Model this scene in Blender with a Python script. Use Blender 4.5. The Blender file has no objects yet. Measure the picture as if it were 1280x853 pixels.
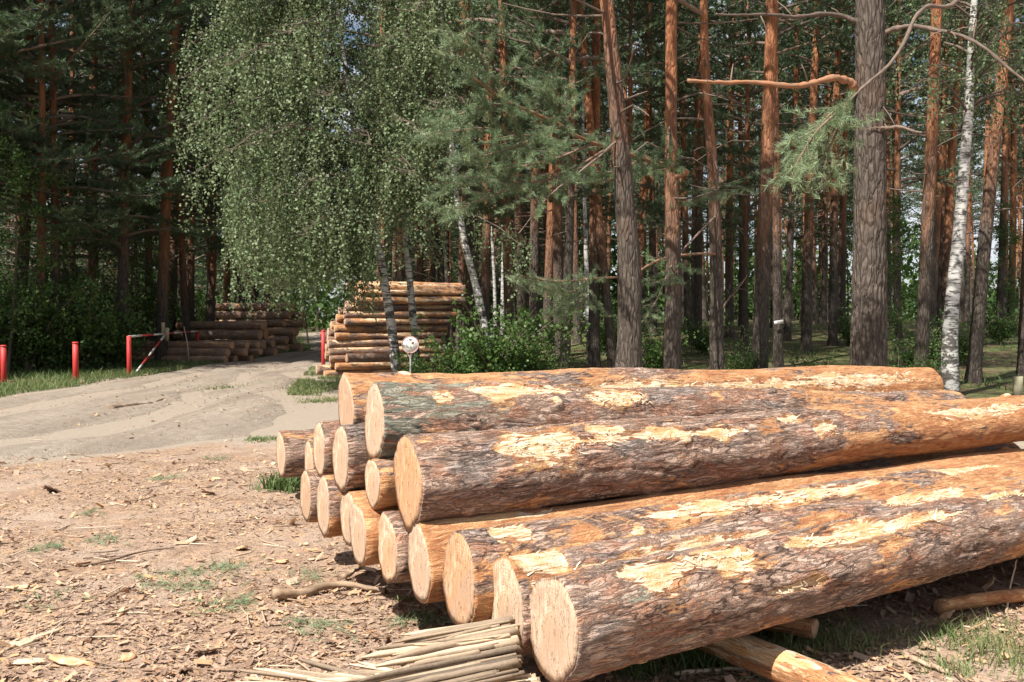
import bpy, math, random
import numpy as np
from mathutils import Vector, Matrix, Euler

# ------------------------------------------------------------------ camera, world, sun, exposure
S = bpy.context.scene
COL = S.collection
F, HOR, CH = 1200.0, 395.0, 1.62            # focal length (px at 1280 wide), horizon row, eye height
PITCH = math.atan((426.5 - HOR) / F)
cam = bpy.data.cameras.new('camera'); cam.sensor_width = 36; cam.lens = 36 * F / 1280
cam.clip_start = 0.05; cam.clip_end = 3000
camo = bpy.data.objects.new('camera', cam); COL.objects.link(camo)
camo.location = (0, 0, CH); camo.rotation_euler = (math.pi / 2 - PITCH, 0, 0)
S.camera = camo

SUN_H = Vector((-0.64, -0.77)).normalized(); SUN_EL = math.radians(52)
to_sun = Vector((SUN_H.x * math.cos(SUN_EL), SUN_H.y * math.cos(SUN_EL), math.sin(SUN_EL)))
sun = bpy.data.lights.new('sun', 'SUN'); sun.energy = 5.0; sun.angle = math.radians(0.55); sun.color = (1, 0.955, 0.88)
suno = bpy.data.objects.new('sun', sun); COL.objects.link(suno)
suno.rotation_euler = (-to_sun).to_track_quat('-Z', 'Y').to_euler(); suno.location = (0, 0, 60)

S.render.engine = 'CYCLES'
S.view_settings.view_transform = 'Standard'; S.view_settings.look = 'None'
S.view_settings.gamma = 1; S.view_settings.use_curve_mapping = False
S.view_settings.exposure = 0.98
S.cycles.use_denoising = True
S.cycles.max_bounces = 5; S.cycles.diffuse_bounces = 3; S.cycles.glossy_bounces = 2; S.cycles.transmission_bounces = 3
S.cycles.use_adaptive_sampling = False

W_ = bpy.data.worlds.new('World'); S.world = W_; W_.use_nodes = True
_nt = W_.node_tree; _nt.nodes.clear()

def N(nt, t, ins=None, **props):
    n = nt.nodes.new(t)
    for k, v in props.items(): setattr(n, k, v)
    for k, v in (ins or {}).items():
        s = n.inputs[k]
        if hasattr(v, 'is_output') or isinstance(v, bpy.types.NodeSocket): nt.links.new(v, s)
        else: s.default_value = v
    return n
def ramp(nt, fac, stops, interp='LINEAR'):
    n = nt.nodes.new('ShaderNodeValToRGB'); e = n.color_ramp.elements; n.color_ramp.interpolation = interp
    while len(e) < len(stops): e.new(0.5)
    for i, (p, c) in enumerate(stops):
        e[i].position = p; e[i].color = (*c, 1) if len(c) == 3 else c
    nt.links.new(fac, n.inputs[0]); return n.outputs[0]
def g(v): return (v, v, v)
def mix(nt, fac, a, b, mode='MIX'):
    n = nt.nodes.new('ShaderNodeMix'); n.data_type = 'RGBA'; n.blend_type = mode
    for s, v in ((n.inputs[0], fac), (n.inputs[6], a), (n.inputs[7], b)):
        if isinstance(v, bpy.types.NodeSocket): nt.links.new(v, s)
        else: s.default_value = v if isinstance(v, float) else (*v, 1)
    return n.outputs[2]
def math_(nt, op, a, b=None, c=None, clamp=False):
    n = nt.nodes.new('ShaderNodeMath'); n.operation = op; n.use_clamp = clamp
    for i, v in enumerate((a, b, c)):
        if v is None: continue
        if isinstance(v, bpy.types.NodeSocket): nt.links.new(v, n.inputs[i])
        else: n.inputs[i].default_value = v
    return n.outputs[0]

sky = N(_nt, 'ShaderNodeTexSky', sky_type='NISHITA', sun_disc=False)
sky.sun_elevation = SUN_EL; sky.sun_rotation = math.atan2(to_sun.x, to_sun.y)
sky.air_density = 1.0; sky.dust_density = 1.2; sky.ozone_density = 1.0
_tc = N(_nt, 'ShaderNodeTexCoord')
_mp = N(_nt, 'ShaderNodeMapping', {'Vector': _tc.outputs['Generated'], 'Scale': (3.0, 3.0, 8.0), 'Location': (1.3, 0.4, 0.2)})
_cl = N(_nt, 'ShaderNodeTexNoise', {'Vector': _mp.outputs[0], 'Scale': 1.2, 'Detail': 7.0, 'Roughness': 0.58})
_cm = ramp(_nt, _cl.outputs[0], [(0.40, g(0)), (0.60, g(1))])
_sc = mix(_nt, _cm, sky.outputs[0], (7.0, 7.3, 7.8))
_bg = N(_nt, 'ShaderNodeBackground', {'Color': _sc, 'Strength': 0.062})
_wo = N(_nt, 'ShaderNodeOutputWorld', {'Surface': _bg.outputs[0]})

# ------------------------------------------------------------------ helpers
rng = np.random.default_rng(7); random.seed(7)
cp, sp = math.cos(PITCH), math.sin(PITCH)
def ray(px, py):
    x = (px - 640) / F; y = (426.5 - py) / F
    return np.array([x, cp + y * sp, -sp + y * cp])
def W(px, py, Y):                       # the point seen at that pixel, Y metres ahead
    r = ray(px, py); return np.array([0, 0, CH]) + r * (Y / r[1])
def hashn(ix, iy, seed):
    h = (ix.astype(np.int64) * 374761393 + iy.astype(np.int64) * 668265263 + seed * 1442695041) & 0x7fffffff
    h = ((h ^ (h >> 13)) * 1274126177) & 0x7fffffff
    h = ((h ^ (h >> 16)) * 2246822519) & 0x7fffffff
    return (h ^ (h >> 15)) % 1000003 / 1000003.0
def vnoise(x, y, seed=0, pery=None):
    x = np.asarray(x, float); y = np.asarray(y, float)
    ix = np.floor(x); iy = np.floor(y); fx = x - ix; fy = y - iy
    fx = fx * fx * (3 - 2 * fx); fy = fy * fy * (3 - 2 * fy)
    def H(a, b):
        if pery: b = np.mod(b, pery)
        return hashn(a, b, seed)
    a = H(ix, iy); b = H(ix + 1, iy); c = H(ix, iy + 1); d = H(ix + 1, iy + 1)
    return (a * (1 - fx) + b * fx) * (1 - fy) + (c * (1 - fx) + d * fx) * fy
def fbm(x, y, seed=0, o=4):
    s = 0; a = 0.5
    for i in range(o): s = s + a * vnoise(x * 2 ** i, y * 2 ** i, seed + i * 17); a *= 0.5
    return s / (1 - 0.5 ** o)
def worley(x, y, seed, pery=None):
    ix = np.floor(x); iy = np.floor(y)
    f1 = np.full(x.shape, 9.0); f2 = np.full(x.shape, 9.0); cid = np.zeros(x.shape)
    for dx in (-1, 0, 1):
        for dy in (-1, 0, 1):
            cx = ix + dx; cy = iy + dy; hy = np.mod(cy, pery) if pery else cy
            px = cx + 0.1 + 0.8 * hashn(cx, hy, seed); py = cy + 0.1 + 0.8 * hashn(cx, hy, seed + 5)
            d = np.hypot(x - px, y - py); c = hashn(cx, hy, seed + 9)
            near = d < f1
            f2 = np.where(near, f1, np.minimum(f2, d)); cid = np.where(near, c, cid); f1 = np.where(near, d, f1)
    return f1, f2, cid
def sst(a, b, x):
    t = np.clip((np.asarray(x, float) - a) / (b - a), 0, 1); return t * t * (3 - 2 * t)
def ground_z(x, y):
    x = np.asarray(x, float); y = np.asarray(y, float)
    rise = 1.15 * sst(17, 50, y) * sst(-3.5, 4.0, x)
    lo = 0.10 * (fbm(x * 0.22, y * 0.22, 3, 3) - 0.5)
    far = sst(14, 22, np.hypot(x, y)) * 0.16 * (fbm(x * 0.5, y * 0.5, 9, 2) - 0.5) * (1 - road_mask(x, y))
    return rise + lo + far
RL = np.array([[0, -30], [7, -15], [15, -11], [19, -10.4], [45, -9.9], [60, -12], [90, -19]])
RR = np.array([[0, -22], [7, -9.5], [10.5, -5.6], [13, -3.3], [16, -3.5], [20, -4.6], [32, -6.5], [43, -8.0], [60, -9.6], [90, -16.5]])
def road_mask(x, y):
    l = np.interp(y, RL[:, 0], RL[:, 1]); r = np.interp(y, RR[:, 0], RR[:, 1])
    return sst(-0.6, 0.5, x - l) * sst(-0.6, 0.5, r - x) * (y < 90)
def gz(x, y): return float(ground_z(x, y))
def G(px, py):                           # ground point under a pixel
    Y = F * CH / max(py - HOR, 3)
    for _ in range(6):
        x = (px - 640) / F * Y
        Y = F * (CH - gz(x, Y)) / max(py - HOR, 3)
    x = (px - 640) / F * Y
    return np.array([x, Y, gz(x, Y)])

def mesh(name, V, faces, mats, attrs=None, smooth=False, midx=None):
    """faces: list of int arrays (n,3) or (n,4)"""
    V = np.asarray(V, np.float32); me = bpy.data.meshes.new(name)
    faces = [np.asarray(f, np.int32) for f in faces if len(f)]
    me.vertices.add(len(V)); me.vertices.foreach_set('co', V.ravel())
    lv = np.concatenate([f.ravel() for f in faces]); tot = np.concatenate([np.full(len(f), f.shape[1], np.int32) for f in faces])
    st = np.concatenate([[0], np.cumsum(tot)[:-1]]).astype(np.int32)
    me.loops.add(len(lv)); me.loops.foreach_set('vertex_index', lv)
    me.polygons.add(len(tot)); me.polygons.foreach_set('loop_start', st)
    if smooth: me.polygons.foreach_set('use_smooth', np.ones(len(tot), bool))
    for m in (mats if isinstance(mats, (list, tuple)) else [mats]): me.materials.append(m)
    if midx is not None: me.polygons.foreach_set('material_index', np.asarray(midx, np.int32))
    me.update(calc_edges=True)
    for k, v in (attrs or {}).items():
        a = me.attributes.new(k, 'FLOAT', 'POINT'); a.data.foreach_set('value', np.asarray(v, np.float32))
    return me

class MB:
    """collects pieces of one mesh"""
    def __init__(s): s.V = []; s.F = []; s.n = 0; s.A = []; s.M = []
    def add(s, V, Fs, tone=0.5, mi=0):
        V = np.asarray(V, float)
        for f in Fs:
            if len(f) == 0: continue
            f = np.asarray(f, int) + s.n; s.F.append(f); s.M.append(np.full(len(f), mi))
        s.V.append(V); s.n += len(V)
        s.A.append(np.broadcast_to(np.asarray(tone, float), (len(V),)))
    def mesh(s, name, mats, smooth=False):
        return mesh(name, np.concatenate(s.V), s.F, mats, {'tone': np.concatenate(s.A)}, smooth, np.concatenate(s.M))

def tube(P, R, k=8, cap=True, ref=None):
    P = np.asarray(P, float); n = len(P); R = np.broadcast_to(np.asarray(R, float), (n,))
    T = np.gradient(P, axis=0); T /= np.linalg.norm(T, axis=1)[:, None] + 1e-9
    r = np.array([0, 0, 1.0]) if abs(T[0, 2]) < 0.8 else np.array([1.0, 0, 0])
    U = []
    for t in T:
        r = r - t * r.dot(t); r /= np.linalg.norm(r) + 1e-9; U.append(r)
    U = np.array(U); B = np.cross(T, U)
    a = np.linspace(0, 2 * np.pi, k, endpoint=False)
    V = P[:, None] + R[:, None, None] * (np.cos(a)[None, :, None] * U[:, None] + np.sin(a)[None, :, None] * B[:, None])
    V = V.reshape(-1, 3); i = np.arange(n - 1)[:, None] * k; j = np.arange(k)[None]; j2 = (j + 1) % k
    Q = np.stack([i + j, i + j2, i + k + j2, i + k + j], -1).reshape(-1, 4)
    fs = [Q]
    if cap:
        V = np.concatenate([V, P[:1], P[-1:]]); jj = np.arange(k); c0 = n * k; c1 = c0 + 1; b = (n - 1) * k
        fs.append(np.stack([np.full(k, c0), (jj + 1) % k, jj], -1)); fs.append(np.stack([np.full(k, c1), b + jj, b + (jj + 1) % k], -1))
    return V, fs
def spline(pts, n):
    pts = np.asarray(pts, float); m = len(pts); t = np.linspace(0, m - 1, n); i = np.clip(t.astype(int), 0, m - 2); f = (t - i)[:, None]
    p0 = pts[np.maximum(i - 1, 0)]; p1 = pts[i]; p2 = pts[i + 1]; p3 = pts[np.minimum(i + 2, m - 1)]
    return 0.5 * ((2 * p1) + (-p0 + p2) * f + (2 * p0 - 5 * p1 + 4 * p2 - p3) * f ** 2 + (-p0 + 3 * p1 - 3 * p2 + p3) * f ** 3)

def link(name, data, parent=None, loc=None):
    o = bpy.data.objects.new(name, data); COL.objects.link(o)
    if parent is not None: o.parent = parent
    if loc is not None: o.location = loc
    return o
def tag(o, label, cat, group=None, kind=None):
    o['label'] = label; o['category'] = cat
    if group: o['group'] = group
    if kind: o['kind'] = kind
    return o
def thing(name, label, cat, group=None, loc=(0, 0, 0), mat3=None):
    o = link(name, None); o.empty_display_size = 0.2
    if mat3 is not None: o.matrix_world = Matrix.Translation(Vector(loc)) @ mat3.to_4x4()
    else: o.location = loc
    return tag(o, label, cat, group)

# ------------------------------------------------------------------ materials
def material(name):
    m = bpy.data.materials.new(name); m.use_nodes = True; nt = m.node_tree; nt.nodes.clear()
    return m, nt
def finish(nt, col, rough=0.8, bump=None, spec=0.3, bstr=0.5, bdist=0.02):
    ins = {'Base Color': col, 'Roughness': rough, 'Specular IOR Level': spec}
    if not isinstance(col, bpy.types.NodeSocket): ins['Base Color'] = (*col, 1)
    b = N(nt, 'ShaderNodeBsdfPrincipled', ins)
    if bump is not None:
        bn = N(nt, 'ShaderNodeBump', {'Height': bump, 'Strength': bstr, 'Distance': bdist}); nt.links.new(bn.outputs[0], b.inputs['Normal'])
    N(nt, 'ShaderNodeOutputMaterial', {'Surface': b.outputs[0]})
    return b
def attr(nt, name): return N(nt, 'ShaderNodeAttribute', attribute_name=name).outputs['Fac']
def coords(nt, scale=(1, 1, 1), kind='Object'):
    return N(nt, 'ShaderNodeMapping', {'Vector': N(nt, 'ShaderNodeTexCoord').outputs[kind], 'Scale': scale}).outputs[0]
def noise(nt, vec, scale, detail=4.0, rough=0.55): return N(nt, 'ShaderNodeTexNoise', {'Vector': vec, 'Scale': scale, 'Detail': detail, 'Roughness': rough}).outputs[0]
def vor(nt, vec, scale, feature='F1', out=0, rnd=1.0): return N(nt, 'ShaderNodeTexVoronoi', {'Vector': vec, 'Scale': scale, 'Randomness': rnd}, feature=feature).outputs[out]

def m_ground():
    m, nt = material('ground_mat'); c = coords(nt)
    n1 = noise(nt, c, 1.1, 6.0); n2 = noise(nt, c, 9.0, 6.0, 0.65); n3 = noise(nt, c, 60.0, 4.0, 0.6)
    v = vor(nt, c, 34.0, 'F1', 1); v2 = vor(nt, c, 90.0, 'F1', 1)
    sep = N(nt, 'ShaderNodeSeparateColor', {'Color': v}).outputs[0]; sep2 = N(nt, 'ShaderNodeSeparateColor', {'Color': v2}).outputs[0]
    chip = ramp(nt, math_(nt, 'ADD', math_(nt, 'MULTIPLY', sep, 0.55), math_(nt, 'MULTIPLY', sep2, 0.45)),
                [(0.1, (0.17, 0.105, 0.075)), (0.35, (0.27, 0.185, 0.13)), (0.55, (0.36, 0.26, 0.19)), (0.75, (0.41, 0.265, 0.17)), (0.92, (0.48, 0.335, 0.21))])
    chip = mix(nt, ramp(nt, n1, [(0.46, g(0)), (0.66, g(0.65))]), chip, (0.40, 0.31, 0.245)); chip = mix(nt, ramp(nt, noise(nt, c, 2.3, 5.0, 0.65), [(0.50, g(0)), (0.64, g(0.6))]), chip, (0.26, 0.165, 0.11)); chip = mix(nt, ramp(nt, noise(nt, c, 4.1, 5.0, 0.65), [(0.56, g(0)), (0.66, g(0.5))]), chip, (0.47, 0.28, 0.15))
    sand = mix(nt, n2, (0.27, 0.22, 0.17), (0.39, 0.325, 0.26)); sand = mix(nt, ramp(nt, n3, [(0.45, g(0)), (0.75, g(0.5))]), sand, (0.30, 0.24, 0.18))
    fl = ramp(nt, n2, [(0.3, (0.075, 0.055, 0.032)), (0.5, (0.15, 0.105, 0.06)), (0.7, (0.22, 0.165, 0.10))])
    moss = ramp(nt, n1, [(0.40, g(0)), (0.58, g(0.85))])
    fl = mix(nt, moss, fl, mix(nt, n3, (0.055, 0.085, 0.025), (0.12, 0.15, 0.05)))
    wob = math_(nt, 'MULTIPLY', math_(nt, 'SUBTRACT', n2, 0.5), 0.9)
    sm = ramp(nt, math_(nt, 'ADD', attr(nt, 'sand'), wob), [(0.35, g(0)), (0.65, g(1))])
    fm = ramp(nt, math_(nt, 'ADD', attr(nt, 'forest'), wob), [(0.35, g(0)), (0.65, g(1))])
    col = mix(nt, sm, chip, sand); col = mix(nt, fm, col, fl)
    h = math_(nt, 'ADD', math_(nt, 'MULTIPLY', sep, 0.7), math_(nt, 'ADD', n3, math_(nt, 'MULTIPLY', n2, 0.6)))
    finish(nt, col, 0.9, h, 0.15, 0.9, 0.02); return m
def m_road():
    m, nt = material('road_sand'); c = coords(nt)
    tr = noise(nt, coords(nt, (2.2, 0.22, 1)), 1.0, 5.0, 0.6); n2 = noise(nt, c, 7.0, 6.0, 0.65); n3 = noise(nt, c, 70.0, 3.0)
    col = mix(nt, ramp(nt, tr, [(0.32, g(0)), (0.68, g(1))]), (0.235, 0.19, 0.15), (0.37, 0.31, 0.25))
    col = mix(nt, ramp(nt, n2, [(0.46, g(0)), (0.66, g(0.7))]), col, (0.22, 0.17, 0.125))
    col = mix(nt, ramp(nt, n3, [(0.55, g(0)), (0.75, g(0.5))]), col, (0.56, 0.49, 0.41))
    h = math_(nt, 'ADD', n3, math_(nt, 'MULTIPLY', n2, 2.0)); finish(nt, col, 0.95, h, 0.1, 0.9, 0.03); return m
def m_log():
    m, nt = material('log_bark'); c = coords(nt, (0.35, 1, 1)); co = coords(nt)
    rnd = N(nt, 'ShaderNodeObjectInfo').outputs['Random']; fis = attr(nt, 'fis'); tone = attr(nt, 'tone')
    la, lb = attr(nt, 'la'), attr(nt, 'lb'); sd = math_(nt, 'MULTIPLY', rnd, 40.0)
    def lcv(k): return N(nt, 'ShaderNodeCombineXYZ', {0: math_(nt, 'MULTIPLY', la, k), 1: lb, 2: sd}).outputs[0]
    L2 = lcv(0.22); L3 = lcv(0.45); L1 = lcv(0.09)
    def warp(v, sc, am): return N(nt, 'ShaderNodeVectorMath', {0: v, 1: N(nt, 'ShaderNodeVectorMath', {0: N(nt, 'ShaderNodeTexNoise', {'Vector': v, 'Scale': sc, 'Detail': 3.0}).outputs[1], 3: am}, operation='SCALE').outputs[0]}, operation='ADD').outputs[0]
    Lw = warp(L2, 9.0, 0.10)
    nA = noise(nt, Lw, 21.0, 5.0, 0.55); nB = noise(nt, Lw, 50.0, 5.0, 0.6); n3 = noise(nt, co, 130.0, 3.0); patch = noise(nt, L3, 4.2, 5.0, 0.62); patch2 = noise(nt, L3, 9.5, 4.0, 0.6); come = noise(nt, L3, 7.0, 3.0)
    def ridge(x, w): return ramp(nt, math_(nt, 'ABSOLUTE', math_(nt, 'SUBTRACT', x, 0.5)), [(0.0, g(1)), (w, g(0))])
    cm = ramp(nt, come, [(0.38, g(0.15)), (0.6, g(1))])
    crack = math_(nt, 'MAXIMUM', math_(nt, 'MULTIPLY', ridge(nA, 0.042), cm), math_(nt, 'MULTIPLY', ridge(nB, 0.028), 0.45))
    step = ramp(nt, nB, [(0.0, g(0.0)), (0.36, g(0.3)), (0.45, g(0.5)), (0.53, g(0.7)), (0.62, g(1.0))], 'CONSTANT')
    t = math_(nt, 'ADD', math_(nt, 'MULTIPLY', nB, 0.75), math_(nt, 'ADD', math_(nt, 'MULTIPLY', step, 0.18), math_(nt, 'MULTIPLY', tone, 0.12)))
    bark = ramp(nt, t, [(0.28, (0.20, 0.125, 0.085)), (0.43, (0.37, 0.24, 0.175)), (0.58, (0.51, 0.35, 0.265)), (0.8, (0.62, 0.46, 0.36))])
    bark = mix(nt, ramp(nt, patch2, [(0.50, g(0)), (0.58, g(0.65))]), bark, mix(nt, nB, (0.34, 0.14, 0.08), (0.56, 0.28, 0.165)))
    bark = mix(nt, ramp(nt, patch, [(0.33, g(0.6)), (0.44, g(0))]), bark, mix(nt, nB, (0.19, 0.175, 0.165), (0.40, 0.37, 0.35)))
    bark = mix(nt, math_(nt, 'MULTIPLY', crack, 0.95), bark, (0.055, 0.036, 0.03))
    fib = noise(nt, L1, 90.0, 4.0, 0.7)
    org = ramp(nt, math_(nt, 'ADD', math_(nt, 'MULTIPLY', nB, 0.6), math_(nt, 'MULTIPLY', patch2, 0.4)), [(0.36, (0.34, 0.12, 0.055)), (0.48, (0.54, 0.25, 0.11)), (0.60, (0.68, 0.39, 0.19))])
    org = mix(nt, ramp(nt, fib, [(0.5, g(0)), (0.75, g(0.5))]), org, (0.70, 0.47, 0.26)); org = mix(nt, math_(nt, 'MULTIPLY', crack, 0.45), org, (0.20, 0.09, 0.05))
    om = ramp(nt, math_(nt, 'ADD', math_(nt, 'ADD', attr(nt, 'orange'), 0.24), math_(nt, 'ADD', math_(nt, 'MULTIPLY', math_(nt, 'SUBTRACT', patch, 0.5), 2.6), math_(nt, 'MULTIPLY', math_(nt, 'SUBTRACT', nB, 0.5), 0.9))), [(0.47, g(0)), (0.53, g(1))])
    col = mix(nt, om, bark, org)
    mo = ramp(nt, math_(nt, 'ADD', attr(nt, 'moss'), math_(nt, 'MULTIPLY', math_(nt, 'SUBTRACT', nA, 0.5), 3.0)), [(0.55, g(0)), (0.75, g(0.6))])
    col = mix(nt, mo, col, mix(nt, n3, (0.17, 0.23, 0.17), (0.34, 0.42, 0.34)))
    wood = ramp(nt, math_(nt, 'ADD', math_(nt, 'MULTIPLY', fib, 0.6), math_(nt, 'MULTIPLY', nB, 0.4)), [(0.38, (0.34, 0.17, 0.07)), (0.44, (0.55, 0.36, 0.20)), (0.51, (0.69, 0.53, 0.35)), (0.60, (0.79, 0.68, 0.51))])
    wood = mix(nt, ramp(nt, patch2, [(0.50, g(0)), (0.60, g(0.75))]), wood, (0.60, 0.34, 0.14))
    s = math_(nt, 'ADD', attr(nt, 'strip'), math_(nt, 'ADD', math_(nt, 'MULTIPLY', math_(nt, 'SUBTRACT', nB, 0.5), 1.6), math_(nt, 'MULTIPLY', math_(nt, 'SUBTRACT', patch2, 0.5), 1.6)))
    s = math_(nt, 'MULTIPLY', s, ramp(nt, attr(nt, 'strip'), [(0.02, g(0)), (0.3, g(1))]))
    halo = math_(nt, 'ADD', attr(nt, 'strip'), math_(nt, 'MULTIPLY', math_(nt, 'SUBTRACT', math_(nt, 'ADD', math_(nt, 'MULTIPLY', patch2, 0.6), math_(nt, 'MULTIPLY', nB, 0.4)), 0.5), 2.2))
    halo = math_(nt, 'MULTIPLY', ramp(nt, halo, [(0.28, g(0)), (0.36, g(0.9))]), ramp(nt, attr(nt, 'strip'), [(0.01, g(0)), (0.08, g(1))])); col = mix(nt, halo, col, org)
    sm = ramp(nt, s, [(0.47, g(0)), (0.54, g(1))]); col = mix(nt, sm, col, wood)
    nob = math_(nt, 'SUBTRACT', 1.0, math_(nt, 'MAXIMUM', sm, math_(nt, 'MULTIPLY', om, 0.7)))
    h = math_(nt, 'ADD', math_(nt, 'MULTIPLY', nob, math_(nt, 'ADD', math_(nt, 'MULTIPLY', step, 0.9), math_(nt, 'MULTIPLY', crack, -1.3))), math_(nt, 'ADD', math_(nt, 'MULTIPLY', nB, 1.5), math_(nt, 'ADD', math_(nt, 'MULTIPLY', n3, 0.5), math_(nt, 'MULTIPLY', fib, 0.9))))
    finish(nt, col, 0.8, h, 0.22, 1.0, 0.014); return m
def m_cut():
    m, nt = material('cut_wood'); c = coords(nt); rnd = N(nt, 'ShaderNodeObjectInfo').outputs['Random']
    cc = coords(nt, (0.0, 1, 1)); nv = N(nt, 'ShaderNodeTexNoise', {'Vector': cc, 'Scale': 5.0, 'Detail': 4.0}).outputs[1]
    w = N(nt, 'ShaderNodeVectorMath', {0: cc, 1: N(nt, 'ShaderNodeVectorMath', {0: nv, 3: 0.05}, operation='SCALE').outputs[0]}, operation='ADD').outputs[0]
    ln = N(nt, 'ShaderNodeVectorMath', {0: w}, operation='LENGTH').outputs['Value']
    ring = math_(nt, 'SINE', math_(nt, 'MULTIPLY', ln, 480.0))
    sm = ramp(nt, noise(nt, coords(nt, (1, 2.0, 0.6)), 11.0, 6.0, 0.65), [(0.32, g(0)), (0.62, g(1))]); big = noise(nt, cc, 4.5, 3.0)
    pale = mix(nt, sm, (0.50, 0.33, 0.205), (0.80, 0.63, 0.47)); heart = mix(nt, sm, (0.44, 0.215, 0.10), (0.66, 0.39, 0.22))
    hm = ramp(nt, math_(nt, 'ADD', attr(nt, 'tone'), math_(nt, 'MULTIPLY', math_(nt, 'SUBTRACT', big, 0.5), 1.4)), [(0.42, g(0)), (0.75, g(1))])
    col = mix(nt, hm, pale, heart)
    col = mix(nt, ramp(nt, ring, [(0.1, g(0)), (1.0, g(0.5))]), col, (0.42, 0.22, 0.10)); hr = ramp(nt, math_(nt, 'ADD', ln, math_(nt, 'MULTIPLY', math_(nt, 'SUBTRACT', big, 0.5), 0.10)), [(0.07, g(0.55)), (0.105, g(0))]); col = mix(nt, hr, col, (0.50, 0.27, 0.14))
    st = noise(nt, coords(nt, (1, 30.0, 3.0)), 3.0, 4.0); col = mix(nt, ramp(nt, st, [(0.50, g(0)), (0.75, g(0.5))]), col, (0.42, 0.29, 0.20))
    bl = noise(nt, coords(nt, (1, 1.6, 0.7)), 9.0, 5.0, 0.7); col = mix(nt, ramp(nt, bl, [(0.50, g(0)), (0.66, g(0.6))]), col, (0.40, 0.24, 0.14))
    # grey weathering near the rim
    rim = attr(nt, 'rim'); col = mix(nt, ramp(nt, math_(nt, 'ADD', rim, math_(nt, 'MULTIPLY', math_(nt, 'SUBTRACT', sm, 0.5), 0.8)), [(0.88, g(0)), (1.06, g(0.7))]), col, (0.34, 0.21, 0.13))
    cr = ramp(nt, math_(nt, 'ABSOLUTE', math_(nt, 'SUBTRACT', noise(nt, coords(nt, (1, 3.2, 0.8)), 6.0, 4.0, 0.6), 0.5)), [(0.0, g(0.8)), (0.016, g(0))]); col = mix(nt, cr, col, (0.24, 0.13, 0.07))
    gr = noise(nt, cc, 3.0, 3.0); col = mix(nt, ramp(nt, math_(nt, 'ADD', gr, math_(nt, 'MULTIPLY', math_(nt, 'SUBTRACT', rnd, 0.5), 0.25)), [(0.46, g(0)), (0.60, g(0.6))]), col, (0.40, 0.29, 0.21))
    finish(nt, col, 0.85, math_(nt, 'ADD', st, math_(nt, 'SUBTRACT', sm, cr)), 0.15, 0.6, 0.008); return m
def m_tone(name, stops, rough=0.75, scale=40.0, trans=0.0, spec=0.3, bstr=0.3, nscale=None):
    """colour from the per-piece tone attribute, light fine noise; trans adds leaf translucency"""
    m, nt = material(name); c = coords(nt)
    n = noise(nt, c, scale, 4.0); t = math_(nt, 'ADD', attr(nt, 'tone'), math_(nt, 'MULTIPLY', math_(nt, 'SUBTRACT', n, 0.5), 0.25))
    col = ramp(nt, t, stops)
    if trans:
        b = N(nt, 'ShaderNodeBsdfPrincipled', {'Base Color': col, 'Roughness': rough, 'Specular IOR Level': spec})
        tr = N(nt, 'ShaderNodeBsdfTranslucent', {'Color': mix(nt, 0.3, col, (0.16, 0.22, 0.03))})
        mx = N(nt, 'ShaderNodeMixShader', {0: trans, 1: b.outputs[0], 2: tr.outputs[0]})
        N(nt, 'ShaderNodeOutputMaterial', {'Surface': mx.outputs[0]})
    else: finish(nt, col, rough, n, spec, bstr, 0.01)
    return m
def m_pine(name, zt):
    """Scots pine trunk: grey-brown plated bark below, thin orange bark above"""
    m, nt = material(name); tc = N(nt, 'ShaderNodeTexCoord').outputs['Object']
    c = coords(nt, (1, 1, 0.22)); rnd = N(nt, 'ShaderNodeObjectInfo').outputs['Random']
    z = N(nt, 'ShaderNodeSeparateXYZ', {'Vector': tc}).outputs[2]
    n1 = noise(nt, c, 7.0, 5.0, 0.6); n2 = noise(nt, c, 30.0, 5.0, 0.65); nb = noise(nt, coords(nt, (1, 1, 0.5)), 1.6, 3.0)
    ve = vor(nt, N(nt, 'ShaderNodeVectorMath', {0: c, 1: N(nt, 'ShaderNodeVectorMath', {0: N(nt, 'ShaderNodeTexNoise', {'Vector': c, 'Scale': 12.0}).outputs[1], 3: 0.06}, operation='SCALE').outputs[0]}, operation='ADD').outputs[0], 17.0, 'DISTANCE_TO_EDGE')
    low = ramp(nt, n2, [(0.25, (0.04, 0.031, 0.025)), (0.5, (0.09, 0.072, 0.058)), (0.75, (0.165, 0.138, 0.112))])
    low = mix(nt, ramp(nt, ve, [(0.0, g(0.6)), (0.12, g(0))]), low, (0.035, 0.026, 0.02))
    low = mix(nt, ramp(nt, nb, [(0.55, g(0)), (0.72, g(0.5))]), low, (0.15, 0.075, 0.045))
    up = ramp(nt, n1, [(0.28, (0.17, 0.065, 0.034)), (0.5, (0.30, 0.125, 0.06)), (0.72, (0.40, 0.20, 0.10))])
    up = mix(nt, ramp(nt, n2, [(0.55, g(0)), (0.72, g(0.55))]), up, (0.24, 0.15, 0.11))
    f = math_(nt, 'ADD', math_(nt, 'SUBTRACT', z, zt), math_(nt, 'ADD', math_(nt, 'MULTIPLY', math_(nt, 'SUBTRACT', n1, 0.5), 5.0), math_(nt, 'MULTIPLY', math_(nt, 'SUBTRACT', rnd, 0.5), 3.5)))
    col = mix(nt, ramp(nt, math_(nt, 'MULTIPLY_ADD', f, 0.25, 0.5), [(0.0, g(0)), (1.0, g(1))]), low, up)
    h = math_(nt, 'ADD', ramp(nt, ve, [(0.0, g(0)), (0.2, g(1))]), math_(nt, 'MULTIPLY', n2, 0.8))
    finish(nt, col, 0.85, h, 0.2, 0.8, 0.025); return m
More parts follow.
